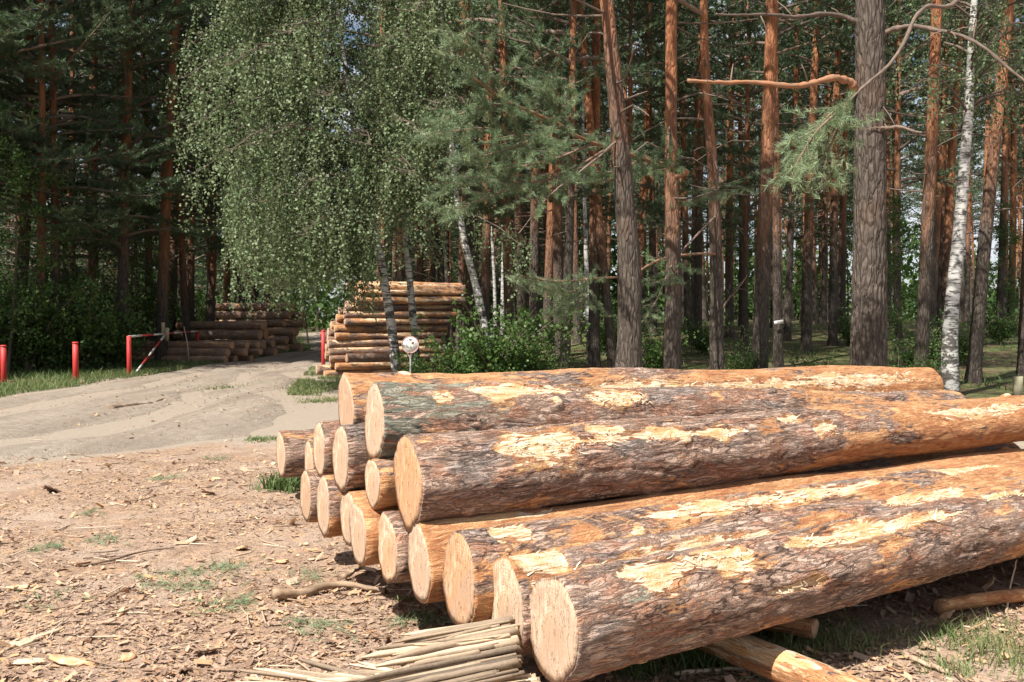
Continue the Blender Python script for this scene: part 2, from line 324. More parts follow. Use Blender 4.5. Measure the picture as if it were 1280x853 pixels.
def m_birch():
    m, nt = material('birch_bark'); tc = N(nt, 'ShaderNodeTexCoord').outputs['Object']; z = N(nt, 'ShaderNodeSeparateXYZ', {'Vector': tc}).outputs[2]
    l = noise(nt, coords(nt, (2.0, 2.0, 16.0)), 2.4, 4.0, 0.6); p = noise(nt, coords(nt, (1.5, 1.5, 2.2)), 2.1, 5.0, 0.65); n = noise(nt, coords(nt), 30.0, 4.0)
    col = mix(nt, n, (0.34, 0.325, 0.30), (0.56, 0.54, 0.51))
    col = mix(nt, ramp(nt, l, [(0.53, g(0)), (0.58, g(0.9))]), col, (0.045, 0.04, 0.036))
    base = math_(nt, 'MULTIPLY', math_(nt, 'SUBTRACT', 1.8, z), 0.06, clamp=True)
    col = mix(nt, ramp(nt, math_(nt, 'ADD', p, base), [(0.54, g(0)), (0.60, g(0.92))]), col, (0.05, 0.042, 0.036))
    finish(nt, col, 0.7, math_(nt, 'ADD', p, n), 0.25, 0.4, 0.015); return m
def m_paint(name, col, wear=(0.2, 0.1, 0.06)):
    m, nt = material(name); n = noise(nt, coords(nt), 14.0, 6.0, 0.65); n2 = noise(nt, coords(nt), 3.0, 3.0)
    c = mix(nt, ramp(nt, n2, [(0.3, g(0.0)), (0.8, g(0.3))]), col, tuple(min(1, x * 0.7 + 0.06) for x in col))
    c = mix(nt, ramp(nt, n, [(0.58, g(0)), (0.66, g(0.7))]), c, wear); finish(nt, c, 0.55, n, 0.4, 0.15, 0.004); return m

M = {}
M['ground'] = m_ground(); M['road'] = m_road(); M['log'] = m_log(); M['cut'] = m_cut(); M['birch'] = m_birch()
M['pine'] = m_pine('pine_bark', 5.0); M['pine_big'] = m_pine('old_pine_bark', 7.4)
M['fibre'] = m_tone('torn_wood', [(0.1, (0.45, 0.28, 0.14)), (0.4, (0.66, 0.50, 0.32)), (0.8, (0.77, 0.65, 0.47))], 0.8)
M['splinter'] = m_tone('split_wood', [(0.05, (0.10, 0.075, 0.055)), (0.4, (0.30, 0.225, 0.155)), (0.85, (0.60, 0.47, 0.32))], 0.85, 60)
M['chip'] = m_tone('bark_chips', [(0.0, (0.13, 0.08, 0.055)), (0.25, (0.25, 0.16, 0.11)), (0.5, (0.40, 0.28, 0.20)), (0.68, (0.46, 0.27, 0.15)), (0.82, (0.50, 0.29, 0.145)), (0.95, (0.62, 0.45, 0.29))], 0.85, 60)
M['stick'] = m_tone('dead_stick', [(0.1, (0.16, 0.11, 0.075)), (0.5, (0.33, 0.23, 0.15)), (0.9, (0.55, 0.45, 0.34))], 0.85, 50)
M['needle'] = m_tone('pine_needles', [(0.0, (0.035, 0.065, 0.036)), (0.5, (0.078, 0.125, 0.064)), (1.0, (0.15, 0.205, 0.10))], 0.5, 3.0, 0.22)
M['needle_n'] = m_tone('near_pine_needles', [(0.0, (0.075, 0.12, 0.065)), (0.5, (0.16, 0.23, 0.125)), (1.0, (0.28, 0.35, 0.20))], 0.45, 3.0, 0.25)
M['bleaf'] = m_tone('birch_leaves', [(0.0, (0.07, 0.108, 0.05)), (0.5, (0.148, 0.20, 0.098)), (1.0, (0.26, 0.315, 0.18))], 0.55, 2.0, 0.32, 0.22)
M['sleaf'] = m_tone('shrub_leaves', [(0.0, (0.025, 0.055, 0.013)), (0.5, (0.055, 0.11, 0.026)), (1.0, (0.12, 0.185, 0.05))], 0.5, 2.0, 0.28, 0.3)
M['grass'] = m_tone('grass_blades', [(0.0, (0.05, 0.09, 0.025)), (0.5, (0.115, 0.17, 0.055)), (0.8, (0.23, 0.25, 0.11)), (1.0, (0.40, 0.34, 0.20))], 0.6, 2.0, 0.3)
M['wood_dark'] = m_tone('branch_bark', [(0.0, (0.10, 0.075, 0.06)), (0.5, (0.21, 0.15, 0.115)), (1.0, (0.34, 0.155, 0.075))], 0.85, 20)
M['red'] = m_paint('red_paint', (0.52, 0.035, 0.03)); M['white'] = m_paint('white_paint', (0.66, 0.64, 0.60), (0.35, 0.2, 0.14))
M['board'] = m_tone('old_board', [(0.1, (0.20, 0.17, 0.11)), (0.5, (0.36, 0.32, 0.20)), (0.9, (0.46, 0.40, 0.28))], 0.9, 30)
M['zinc'] = m_tone('grey_steel', [(0.2, (0.22, 0.24, 0.22)), (0.8, (0.36, 0.38, 0.36))], 0.6, 20)
M['print_grey'] = m_paint('faded_print', (0.42, 0.43, 0.44), (0.6, 0.6, 0.58)); M['print_red'] = m_paint('faded_red_print', (0.52, 0.30, 0.27), (0.6, 0.55, 0.5))

# ------------------------------------------------------------------ the setting: ground, road
def graded(lo, hi, fine_lo, fine_hi, d, grow=1.13):
    a = list(np.arange(fine_lo, fine_hi + 1e-6, d)); s = d; x = a[-1]
    while x < hi: s = min(s * grow, 60); x += s; a.append(x)
    s = d; x = a[0]; b = []
    while x > lo: s = min(s * grow, 60); x -= s; b.append(x)
    return np.array(b[::-1] + a)
xs = graded(-700, 700, -5.0, 3.0, 0.06); ys = graded(-120, 1500, 3.4, 8.5, 0.055, 1.07)
XX, YY = np.meshgrid(xs, ys, indexing='ij'); fx, fy = XX.ravel(), YY.ravel()
near = 1 - sst(9, 14, np.hypot(fx, fy))
zz = ground_z(fx, fy) + near * (0.035 * (fbm(fx * 3, fy * 3, 21, 3) - 0.5) + 0.016 * (fbm(fx * 14, fy * 14, 22, 2) - 0.5))
forest = np.maximum(sst(15.5, 19, fy) * sst(-2.5, -0.5, fx), sst(0.0, 1.2, np.interp(fy, RL[:, 0], RL[:, 1]) - fx)); forest = np.maximum(forest, sst(27, 31, fy) * sst(0.2, 1.4, fx - np.interp(fy, RR[:, 0], RR[:, 1])))
sandm = np.maximum(road_mask(fx, fy), sst(10.0, 13.0, fy + 0.22 * fx))
i = np.arange(len(xs) - 1)[:, None] * len(ys); j = np.arange(len(ys) - 1)[None]
Q = np.stack([i + j, i + j + len(ys), i + j + len(ys) + 1, i + j + 1], -1).reshape(-1, 4)
go = link('ground', mesh('ground', np.stack([fx, fy, zz], -1), [Q], M['ground'], {'sand': sandm, 'forest': forest}, True)); go['kind'] = 'structure'
# dirt road draped on the ground
ry = np.concatenate([np.arange(6, 30, 0.25), np.arange(30, 90, 0.8)]); rt = np.linspace(0, 1, 40)
l = np.interp(ry, RL[:, 0], RL[:, 1]) + 0.9 * (fbm(ry * 0.5, ry * 0, 4, 3) - 0.5) + 0.2; r = np.interp(ry, RR[:, 0], RR[:, 1]) + 1.4 * (fbm(ry * 0.6, ry * 0 + 7, 4, 3) - 0.5) - 0.2
RX = l[:, None] + (r - l)[:, None] * rt[None]; RY = np.repeat(ry[:, None], 40, 1)
ruts = -0.09 * (np.exp(-((rt - 0.3) / 0.06) ** 2) + np.exp(-((rt - 0.68) / 0.06) ** 2))[None]
edge = np.minimum(rt, 1 - rt)[None]
nr_ = 1 - sst(9, 14, np.hypot(RX, RY))
RZ = ground_z(RX, RY) + nr_ * (0.035 * (fbm(RX * 3, RY * 3, 21, 3) - 0.5)) - 0.05 + sst(0, 0.10, edge) * (0.10 + ruts + 0.05 * (fbm(RX * 1.7, RY * 0.7, 31, 3) - 0.5))
i = np.arange(len(ry) - 1)[:, None] * 40; j = np.arange(39)[None]
Q = np.stack([i + j, i + j + 1, i + j + 41, i + j + 40], -1).reshape(-1, 4)
ro = link('dirt_road', mesh('dirt_road', np.stack([RX, RY, RZ], -1).reshape(-1, 3), [Q], M['road'], {}, True)); ro['kind'] = 'structure'

# ------------------------------------------------------------------ logs
def log_meshes(L, r0, r1, nu, nv, seed, strips=(), orange=0.0, orange_end=0.6, moss=0.0, flare=0.0, bow=0.0, face=0.4, rough=1.0, oval=0.05, peel=0.0, skew=9.0):
    """bark and two cut ends of one log; local X runs along it, Y away from the viewer, Z up"""
    R = np.random.default_rng(seed); u = np.linspace(0, 1, nu); v = np.linspace(0, 2 * np.pi, nv, endpoint=False)
    U, Vv = np.meshgrid(u, v, indexing='ij'); a = U * L; circ = 2 * np.pi * r0
    per = max(8, round(circ / 0.034)); b = Vv / (2 * np.pi) * per
    wa = a + 0.10 * (vnoise(a * 6, b * 0.9, seed, per if per else None) - 0.5); wb = b + 2.2 * (vnoise(a * 5 + 9, b * 0.5, seed + 3, None) - 0.5) * np.sin(Vv / 2) ** 0.5
    f1, f2, cid = worley(wa / 0.15, wb, seed + 11, per); e = np.clip((f2 - f1) / 0.38, 0, 1)
    g1, g2, cid2 = worley(wa / 0.40, (wb * 0.4) % max(3, int(per * 0.4)), seed + 31, max(3, int(per * 0.4))); e2 = np.clip((g2 - g1) / 0.4, 0, 1)
    om = orange + (orange_end - orange) * sst(0.25, 1.0, U) + peel * (vnoise(a * 1.3, np.sin(Vv) * 2 + 5, seed + 41) - 0.35)
    thin = np.clip(om, 0, 1)
    rad = r0 + (r1 - r0) * U + flare * np.exp(-a / 0.35) * (0.6 + 0.4 * np.cos(3 * Vv + seed))
    rad = rad * (1 + oval * np.cos(2 * Vv + seed) + 0.05 * (vnoise(a * 1.1, np.cos(Vv) * 1.5 + 3, seed + 50) - 0.5) * 2 + 0.03 * (vnoise(a * 2.2, np.sin(Vv) * 1.5 + 3, seed + 51) - 0.5) * 2)
    st = np.zeros_like(U)
    for (s0, s1, vc, hw) in strips:
        vc = math.radians(vc); hw = math.radians(hw); t = (a - s0) / (s1 - s0)
        w = hw * (0.35 + 1.1 * vnoise(a * 4.5, a * 0 + 1, seed + int(s0 * 100))) * np.clip(np.minimum(t, 1 - t) * 5, 0, 1)
        d = np.abs((Vv - vc - 0.25 * hw * np.sin(a * 3) + np.pi) % (2 * np.pi) - np.pi)
        m = np.where((t > 0) & (t < 1), np.clip(0.92 - 0.3 * d / np.maximum(w, 1e-3), 0, 1) ** 1.15, 0); st = np.maximum(st, m)
    st = np.clip(st + 0.16 * (fbm(a * 16, Vv * 5, seed + 71, 2) - 0.5) * (st > 0.05), 0, 1); sm = sst(0.38, 0.58, st)
    knot = np.zeros_like(U)
    for q in range(int(R.integers(3, 7)) if nu > 100 else 1):
        ka, kv, kw, kh = R.uniform(0.3, L - 0.2), R.uniform(0, 6.283), R.uniform(0.028, 0.05), R.uniform(0.012, 0.03); dv = ((Vv - kv + np.pi) % (2 * np.pi) - np.pi) * r0
        dd = np.hypot((a - ka) * 0.8, dv) / kw; knot += kh * np.exp(-dd ** 4) * 0.8 + 0.5 * kh * np.exp(-(dd / 2.2) ** 2); st = np.maximum(st, 0.95 * (dd < 0.85))
    rad = rad + knot; rad = rad * (1 + np.exp(-a / 0.9) * (0.035 * np.sin(2 * Vv + 3 * seed) + 0.03 * np.sin(3 * Vv + seed) + 0.015 * np.sin(7 * Vv + seed)))
    bk = rough * (1 - 0.75 * thin) * (0.003 * e ** 0.5 + 0.004 * (cid - 0.5) + 0.004 * e2 ** 0.5 + 0.005 * cid2 + 0.016 * (fbm(a * 8, b * 0.5, seed + 60, 3) - 0.5))
    rad = rad + bk * (1 - sm) - sm * 0.006 + sm * 0.006 * (fbm(a * 9, Vv * 16, seed + 90, 2) - 0.5)
    bw = bow + 0.012; cy = bw * np.sin(np.pi * U) + 0.012 * np.sin(a * 2.1 + seed) * np.clip(a, 0, 1); cz = 0.3 * bw * np.sin(np.pi * U) + 0.008 * np.sin(a * 2.7 + 2 * seed) * np.clip(a, 0, 1)
    X = a + np.tan(math.radians(skew)) * rad * np.cos(Vv) * np.clip(1 - a / 0.5, 0, 1)
    Y = rad * np.cos(Vv) + cy; Z = rad * np.sin(Vv) + cz
    P = np.stack([X, Y, Z], -1)
    # bark rolls over the cut edge
    def rim(k, q): 
        c = np.array([a[k, 0], cy[k, 0], cz[k, 0]]); return c + (P[k] - c) * q
    P = np.concatenate([rim(0, 0.93)[None], P, rim(-1, 0.93)[None]], 0); nn = nu + 2
    idx = np.concatenate([[0], np.arange(nu), [nu - 1]])
    at = {'tone': (0.6 * cid + 0.4 * cid2)[idx].ravel(), 'fis': (np.minimum(e, 0.4 + 0.6 * e2))[idx].ravel(), 'strip': st[idx].ravel(), 'orange': om[idx].ravel(), 'la': a[idx].ravel(), 'lb': (Vv * r0)[idx].ravel(), 'moss': (moss * np.exp(-(a / 0.9) ** 2) * (np.sin(Vv - 0.8) > -0.3))[idx].ravel()}
    i = np.arange(nn - 1)[:, None] * nv; j = np.arange(nv)[None]; j2 = (j + 1) % nv
    Qd = np.stack([i + j, i + nv + j, i + nv + j2, i + j2], -1).reshape(-1, 4)
    bark = mesh('bark', P.reshape(-1, 3), [Qd], M['log'], at, True)
    ends = []
    for k, sgn in ((0, -1), (-1, 1)):
        ring = P[1 if k == 0 else -2]; c = np.array([a[k, 0], cy[k, 0], cz[k, 0]]); nr = 7
        qs = np.linspace(0.955, 0.0, nr)[:-1]; VV = []
        for q in qs:
            p = c + (ring - c) * q; p[:, 0] += sgn * (0.0035 + 0.012 * (1 - q) * 0.3 + 0.003 * (vnoise(p[:, 1] * 30, p[:, 2] * 8, seed + 7) - 0.5)); VV.append(p)
        VV.append(rim(0 if k == 0 else -1, 0.955)[:]); VV[-1][:, 0] -= sgn * 0.02
        m_ = len(qs); VA = np.concatenate(VV + [np.array([[c[0] + sgn * 0.006, c[1], c[2]]])])
        fs = []; jj = np.arange(nv); j2 = (jj + 1) % nv
        for q in range(m_ - 1): fs.append(np.stack([q * nv + jj, q * nv + j2, (q + 1) * nv + j2, (q + 1) * nv + jj], -1))
        fs.append(np.stack([m_ * nv + jj, m_ * nv + j2, j2, jj], -1)); tri = np.stack([(m_ - 1) * nv + jj, (m_ - 1) * nv + j2, np.full(nv, (m_ + 1) * nv)], -1)
        Fq = np.concatenate(fs)
        if sgn > 0: Fq = Fq[:, ::-1]; tri = tri[:, ::-1]
        rimv = np.concatenate([np.repeat(qs, nv), np.ones(nv), [0]])
        ends.append(mesh('cut_end', VA, [Fq, tri], M['cut'], {'tone': np.full(len(VA), face), 'rim': rimv}, True))
    return bark, ends, (cy[:, 0], cz[:, 0])

def ribbon_pts(P0, D, Nn, L, Wd, R, curl):
    """curved slivers: 4 cross-sections each"""
    n = len(P0); t = np.linspace(0, 1, 4); side = np.cross(D, Nn); side /= np.linalg.norm(side, axis=1)[:, None] + 1e-9
    V = np.zeros((n, 8, 3))
    for k, tt in enumerate(t):
        c = P0 + D * (L * tt)[:, None] + Nn * (curl * L * tt ** 2)[:, None]; w = Wd * (1 - 0.75 * tt)
        V[:, 2 * k] = c - side * w[:, None]; V[:, 2 * k + 1] = c + side * w[:, None]
    base = np.arange(n)[:, None] * 8; q = np.array([[0, 1, 3, 2], [2, 3, 5, 4], [4, 5, 7, 6]])
    return V.reshape(-1, 3), [(base[:, None] + q[None]).reshape(-1, 4)]
def torn_fibres(strips, L, r0, r1, seed, dens=140):
    dens *= 0.28
    R = np.random.default_rng(seed + 500); b = MB()
    for (s0, s1, vc, hw) in strips:
        n = int(dens * (s1 - s0) * max(0.5, hw / 14)); a = R.uniform(s0 + 0.03, s1 - 0.03, n); v = np.radians(vc + R.normal(0, 0.40, n) * hw)
        rr = r0 + (r1 - r0) * a / L + 0.001
        Nn = np.stack([0 * a, np.cos(v), np.sin(v)], -1); T = np.stack([0 * a, -np.sin(v), np.cos(v)], -1)
        th = R.normal(0, 0.5, n); D = np.stack([np.cos(th), 0 * a, 0 * a], -1) * np.where(R.random(n) < 0.5, -1, 1)[:, None] + T * np.sin(th)[:, None] + Nn * (R.random(n) ** 2 * 0.4)[:, None]
        D /= np.linalg.norm(D, axis=1)[:, None]; P0 = np.stack([a, rr * np.cos(v), rr * np.sin(v)], -1)
        Ls = R.uniform(0.012, 0.05, n); V, Fs = ribbon_pts(P0, D, Nn, Ls, R.uniform(0.0015, 0.005, n), R, R.uniform(-0.3, 0.5, n))
        b.add(V, Fs, np.repeat(R.uniform(0.15, 1, n), 8))
    return b.mesh('torn_fibres', M['fibre'])
D0 = np.array([0.84, 0.542])
def log_frame(p0, ang, pitch=0.0):
    return Matrix.Rotation(ang, 3, 'Z') @ Matrix.Rotation(-pitch, 3, 'Y')
def front_log(label, x, y, z, r0, r1, L, ang=0.0, pitch=0.0, nu=420, nv=120, fibres=140, **kw):
    seed = kw.pop('seed'); t = thing('pine_log', label, 'log', 'felled pine logs in the front pile', (x, y, z), log_frame(None, math.atan2(D0[1], D0[0]) + math.radians(ang), math.radians(pitch)))
    bark, ends, _ = log_meshes(L, r0, r1, nu, nv, seed, **kw); link('bark', bark, t)
    for e in ends: link('cut_end', e, t)
    if kw.get('strips') and fibres: f = link('torn_fibres', torn_fibres(kw['strips'], L, r0, r1, seed, fibres), t); f['kind'] = 'stuff'
    return t

front_log('nearest pine log with chewed cream patches, its pale cut end at bottom centre', 0.15, 3.65, 0.42, 0.213, 0.17, 5.9, 0, 0.2, 520, 156, 260, seed=1, strips=[(0.22, 1.02, 118, 17), (1.15, 2.55, 122, 10), (2.8, 3.4, 100, 8), (0.95, 1.35, 172, 5)], orange=-0.1, orange_end=0.45, moss=0.25, face=0.35, bow=0.015)
front_log('second log from the front, pale cut end half hidden by the nearest log', -0.03, 3.97, 0.41, 0.195, 0.165, 5.7, 0, 0, 430, 116, 130, seed=2, strips=[(0.0, 0.28, 95, 38), (0.2, 1.5, 135, 12), (2.4, 3.2, 110, 14)], orange=0.15, orange_end=0.85, face=0.25, peel=0.5)
front_log('third log from the front with broad orange cut end and purplish bark', -0.235, 4.2, 0.45, 0.2, 0.165, 5.7, 0.2, -0.2, 430, 116, 160, seed=3, strips=[(0.12, 0.35, 105, 20), (0.9, 2.9, 112, 12), (3.4, 4.2, 100, 10)], orange=0.1, orange_end=0.8, face=0.75, peel=0.4)
front_log('yellow barkless log, fourth from the front in the bottom row', -0.44, 4.52, 0.445, 0.175, 0.16, 5.7, 0.4, -0.3, 400, 96, 60, seed=4, strips=[(0.1, 0.8, 95, 8)], orange=0.75, orange_end=0.8, face=0.15, rough=0.5, peel=0.3)
front_log('dark barked log with grey rimmed end under the big top log', -0.63, 4.82, 0.446, 0.17, 0.15, 5.6, 0.2, 0, 130, 50, 0, seed=5, orange=-0.1, orange_end=0.4, face=0.5)
front_log('yellow peeled log with bright cream end left of the dark barked one', -0.82, 5.08, 0.46, 0.17, 0.15, 5.6, 0, 0, 130, 50, 0, seed=6, orange=0.72, orange_end=0.7, face=0.1, rough=0.5)
front_log('cream ended log wedged behind the yellow peeled log', -0.93, 5.42, 0.47, 0.165, 0.15, 5.5, 0, 0, 130, 50, 0, seed=7, orange=0.6, orange_end=0.6, face=0.15)
front_log('bottom row log with half orange half barked side near the pile left end', -1.125, 5.7, 0.485, 0.172, 0.15, 5.5, 0, 0, 130, 50, 0, seed=8, orange=0.35, orange_end=0.5, face=0.3)
front_log('narrow reddish ended log at the left foot of the pile', -1.34, 6.2, 0.45, 0.162, 0.15, 5.4, 0, 0, 120, 48, 0, seed=9, orange=0.1, orange_end=0.5, face=0.65)
front_log('low pale ended log tucked behind the pile left end', -1.57, 7.4, 0.47, 0.165, 0.15, 5.2, 0, 0, 100, 40, 0, seed=10, orange=0.3, orange_end=0.5, face=0.3)
front_log('leftmost log of the front pile lying over a dark grass tuft', -2.03, 8.4, 0.40, 0.205, 0.17, 5.2, 0, 0, 140, 56, 0, seed=11, orange=-0.05, orange_end=0.5, face=0.35)
front_log('thick top log with orange cut end and long chewed strip', -0.51, 4.67, 0.805, 0.225, 0.185, 5.75, -0.2, 0, 520, 156, 260, seed=12, strips=[(0.40, 0.95, 132, 20), (0.9, 2.2, 140, 8), (1.0, 1.3, 122, 8), (3.95, 5.4, 138, 11), (2.5, 2.7, 118, 9), (2.75, 3.0, 150, 12)], orange=-0.12, orange_end=0.85, face=0.85, bow=0.02)
front_log('small pale square looking log end under the mossy top log', -0.735, 5.03, 0.74, 0.135, 0.13, 5.4, 0, 0, 120, 48, 0, seed=13, orange=0.4, orange_end=0.6, face=0.05)
front_log('second row log with tall cracked cream end beside the mossy log', -0.985, 5.5, 0.80, 0.185, 0.16, 5.5, 0, 0, 150, 56, 0, seed=14, orange=-0.1, orange_end=0.5, face=0.1)
front_log('second row log with narrow cream end just left of the cracked one', -1.2, 5.95, 0.785, 0.16, 0.15, 5.4, 0, 0, 140, 56, 0, seed=15, orange=0.1, orange_end=0.5, face=0.2)
front_log('mossy grey green top log with pink cut end', -0.735, 5.12, 1.045, 0.192, 0.16, 5.3, 0.3, -2.5, 500, 150, 300, seed=16, strips=[(0.5, 1.35, 108, 14), (1.3, 1.85, 128, 22), (0.28, 0.42, 128, 7), (1.9, 5.2, 82, 9)], orange=-0.15, orange_end=0.3, moss=0.75, face=0.3, flare=0.008)
front_log('rearmost top log with orange butt and a rounded far end', -1.0, 5.78, 1.06, 0.2, 0.16, 5.72, -0.5, -0.7, 470, 126, 240, seed=17, strips=[(1.1, 5.5, 158, 13), (3.7, 5.3, 140, 8)], orange=0.12, orange_end=0.85, face=0.7, peel=0.45)

def simple_log(name, label, p0, p1, r, seed, group=None, mat='fibre', k=18, cat='log', orange=0.6, face=0.3, strips=()):
    p0 = np.array(p0, float); p1 = np.array(p1, float); d = p1 - p0; L = float(np.linalg.norm(d)); ang = math.atan2(d[1], d[0]); pit = math.asin(d[2] / L)
    t = thing(name, label, cat, group, tuple(p0), Matrix.Rotation(ang, 3, 'Z') @ Matrix.Rotation(-pit, 3, 'Y'))
    bark, ends, _ = log_meshes(L, r, r * 0.93, max(30, int(L * 22)), k * 2, seed, orange=orange, orange_end=orange, face=face, rough=0.6, strips=strips)
    link('bark', bark, t)
    for e in ends: link('cut_end', e, t)
    return t
simple_log('bearer_log', 'pale peeled bearer log poking out under the nearest log', (1.48, 3.72, 0.08), (-0.62, 7.1, 0.13), 0.08, 61, 'bearer logs under the front pile', orange=0.6, face=0.2, strips=[(0.0, 1.6, 90, 70), (0.0, 1.4, 170, 60)])
simple_log('bearer_log', 'bearer log crossing under the far half of the front pile', (4.0, 5.3, 0.11), (1.7, 8.9, 0.14), 0.11, 62, 'bearer logs under the front pile', orange=0.5)
simple_log('short_billet', 'short thin peeled billet lying under the nearest log', (1.50, 4.72, 0.07), (1.05, 4.95, 0.09), 0.05, 63, orange=0.7, face=0.4, cat='billet')
simple_log('short_billet', 'peeled pole lying on the ground at the right edge below the nearest log', (2.3, 5.15, 0.05), (3.3, 5.45, 0.07), 0.036, 64, orange=0.55, face=0.4, cat='billet')

# log variants for the stacks further back
VAR = [log_meshes(4.0, 0.125, 0.105, 44, 18, 200 + q, orange=(0.25, 0.0, 0.3, -0.1, 0.15)[q], orange_end=(0.2, 0.2, 0.3, 0.0, 0.2)[q], strips=[(0.05, 1.6, 120, 24), (2.0, 3.6, 150, 20)] if q % 2 else [(0.3, 2.4, 110, 22), (1.4, 3.4, 180, 18)], face=(0.15, 0.3, 0.1, 0.4, 0.2)[q], rough=0.8)[:2] for q in range(5)]
VARD = [log_meshes(4.5, 0.18, 0.155, 50, 20, 220 + q, orange=(-0.05, -0.2, 0.05)[q], orange_end=0.0, strips=[(0.5, 1.5, 60, 12)], face=0.9)[:2] for q in range(3)]
ORD = ['bottom', 'second', 'third', 'fourth', 'fifth', 'sixth', 'seventh', 'eighth', 'ninth', 'tenth', 'eleventh', 'twelfth', 'thirteenth', 'fourteenth']
def stack_log(var, label, group, loc, ang, sc=(1, 1, 1), pitch=0.0, roll=0.0):
    m3 = Matrix.Rotation(ang, 3, 'Z') @ Matrix.Rotation(-pitch, 3, 'Y') @ Matrix.Rotation(roll, 3, 'X') @ Matrix.Diagonal(Vector(sc))
    t = thing('stacked_log', label, 'log', group, tuple(loc), m3); link('bark', var[0], t)
    for e in var[1]: link('cut_end', e, t)
    return t
# middle stack beside the birches
lefts = [(405, 0.11), (419, 0.30), (412, 0.50), (411, 0.70), (410, 0.90), (419, 1.10), (418, 1.29), (431, 1.48), (430, 1.67), (432, 1.86), (445, 2.06), (449, 2.27)]
phi = math.radians(29)
for k, (px, z) in enumerate(lefts):
    Y = 25.2 + 0.05 * k; x = (px - 640) / F * Y
    stack_log(VAR[(k * 2) % 5], '%s row log at the front of the pale stack behind the birches' % ORD[k], 'logs of the pale stack behind the birches', (x, Y, z + gz(x, Y)), phi + rng.normal(0, 0.03), (0.84 + rng.normal(0, 0.03), rng.uniform(0.66, 1.08), rng.uniform(0.66, 1.0)), 0.004, rng.uniform(-0.5, 0.5))
    x2 = x - 0.18 - rng.uniform(-0.14, 0.1); Y2 = Y + 0.24
    stack_log(VAR[(k * 3 + 1) % 5], '%s row log just behind the front face of the pale stack' % ORD[k], 'logs of the pale stack behind the birches', (x2, Y2, z + 0.09 + gz(x2, Y2)), phi + rng.normal(0, 0.03), (0.87, rng.uniform(0.8, 1.1), rng.uniform(0.8, 1.1)), 0.0, rng.uniform(-0.5, 0.5))
for k in range(3):
    x = -4.15 - 0.2 * k; Y = 26.0 + 0.22 * k
    stack_log(VAR[k], 'pale log crowning the stack behind the birches, %s from the front' % ('first', 'second', 'third')[k], 'logs of the pale stack behind the birches', (x, Y, 2.36 + 0.05 * k), phi - 0.02 * k, (0.86, 1.05, 1.05))
stack_log(VARD[1], 'short dark barked log end in the lower rows of the pale stack', 'logs of the pale stack behind the birches', (-4.30, 24.93, 0.52), phi, (0.32, 0.66, 0.66))
# stacks on the left of the road
dl = math.radians(171)
for k in range(3):
    for q in range(3):
        Y = 32.5 + 0.36 * q * 1.8 + 0.1 * k; x = -9.75 + 0.32 * q + (0.0, 0.2, 0.05)[k] + rng.uniform(-0.2, 0.2)
        stack_log(VARD[(k + q) % 3], '%s row log of the low stack behind the gate, %s column from the gate' % (ORD[k], ('first', 'second', 'third')[q]), 'logs of the low stack behind the gate', (x, Y, 0.13 + 0.24 * k + gz(x, Y)), dl + rng.normal(0, 0.035), (0.85, rng.uniform(0.6, 0.8), rng.uniform(0.6, 0.8)))
for k in range(4):
    for q in range(2):
        Y = 37.2 + 0.75 * q + 0.1 * k; x = -9.75 + 0.2 * q + rng.uniform(-0.3, 0.3)
        stack_log(VARD[(k * 2 + q) % 3], '%s row log of the dark middle stack left of the road, %s column' % (ORD[k], ('near', 'back')[q]), 'logs of the dark stack left of the road', (x, Y, 0.17 + 0.36 * k + gz(x, Y)), dl + rng.normal(0, 0.035), (0.8, rng.uniform(0.85, 1.1), rng.uniform(0.85, 1.1)))
for k in range(6):
    for q in range(2):
        Y = 42.0 + 1.2 * q + 0.1 * k; x = -9.9 + 0.3 * q + rng.uniform(-0.35, 0.35)
        stack_log(VARD[(k + 2 * q) % 3], '%s row log of the tallest dark stack under the birch leaves, %s column' % (ORD[k], ('near', 'back')[q]), 'logs of the tallest dark stack left of the road', (x, Y, 0.17 + 0.37 * k + gz(x, Y)), dl + rng.normal(0, 0.035), (0.8, rng.uniform(0.85, 1.1), rng.uniform(0.85, 1.1)))

# ------------------------------------------------------------------ foliage builders
def unit(v): return v / (np.linalg.norm(v, axis=-1, keepdims=True) + 1e-9)
def tufts(b, P, Dd, n, ln, wd, R, tone=(0.2, 0.9), spread=(0.35, 1.0), back=0.14, mi=0):
    """n needles around each twig tip"""
    m = len(P); P = np.repeat(P, n, 0); Dd = unit(np.repeat(Dd, n, 0)); k = m * n
    P = P - Dd * (R.uniform(0, back, k))[:, None]
    q = unit(np.cross(Dd, unit(R.normal(size=(k, 3))))); th = R.uniform(*spread, k)
    nd = Dd * np.cos(th)[:, None] + q * np.sin(th)[:, None]; nd[:, 2] += 0.12; nd = unit(nd)
    sd = unit(np.cross(nd, R.normal(size=(k, 3)))); l = ln * R.uniform(0.65, 1.15, k); w = wd * R.uniform(0.7, 1.2, k)
    V = np.stack([P - sd * w[:, None] / 2, P + sd * w[:, None] / 2, P + nd * l[:, None]], 1).reshape(-1, 3)
    tn = np.repeat(np.repeat(R.uniform(*tone, m), n) + R.normal(0, 0.08, k), 3)
    b.add(V, [np.arange(3 * k).reshape(-1, 3)], tn, mi)
def leaves(b, P, Dd, sz, R, tone=(0.1, 1.0), wr=0.38, mi=0):
    k = len(P); Dd = unit(Dd); s = unit(np.cross(Dd, unit(R.normal(size=(k, 3))))); nn = np.cross(Dd, s)
    l = sz * R.uniform(0.6, 1.2, k); w = l * wr
    mid = P + Dd * (l * 0.42)[:, None]
    V = np.stack([P, mid - s * w[:, None] + nn * (w * 0.25)[:, None], P + Dd * l[:, None], mid + s * w[:, None] + nn * (w * 0.25)[:, None]], 1).reshape(-1, 3)
    b.add(V, [np.arange(4 * k).reshape(-1, 4)], np.repeat(R.uniform(*tone, k), 4), mi)
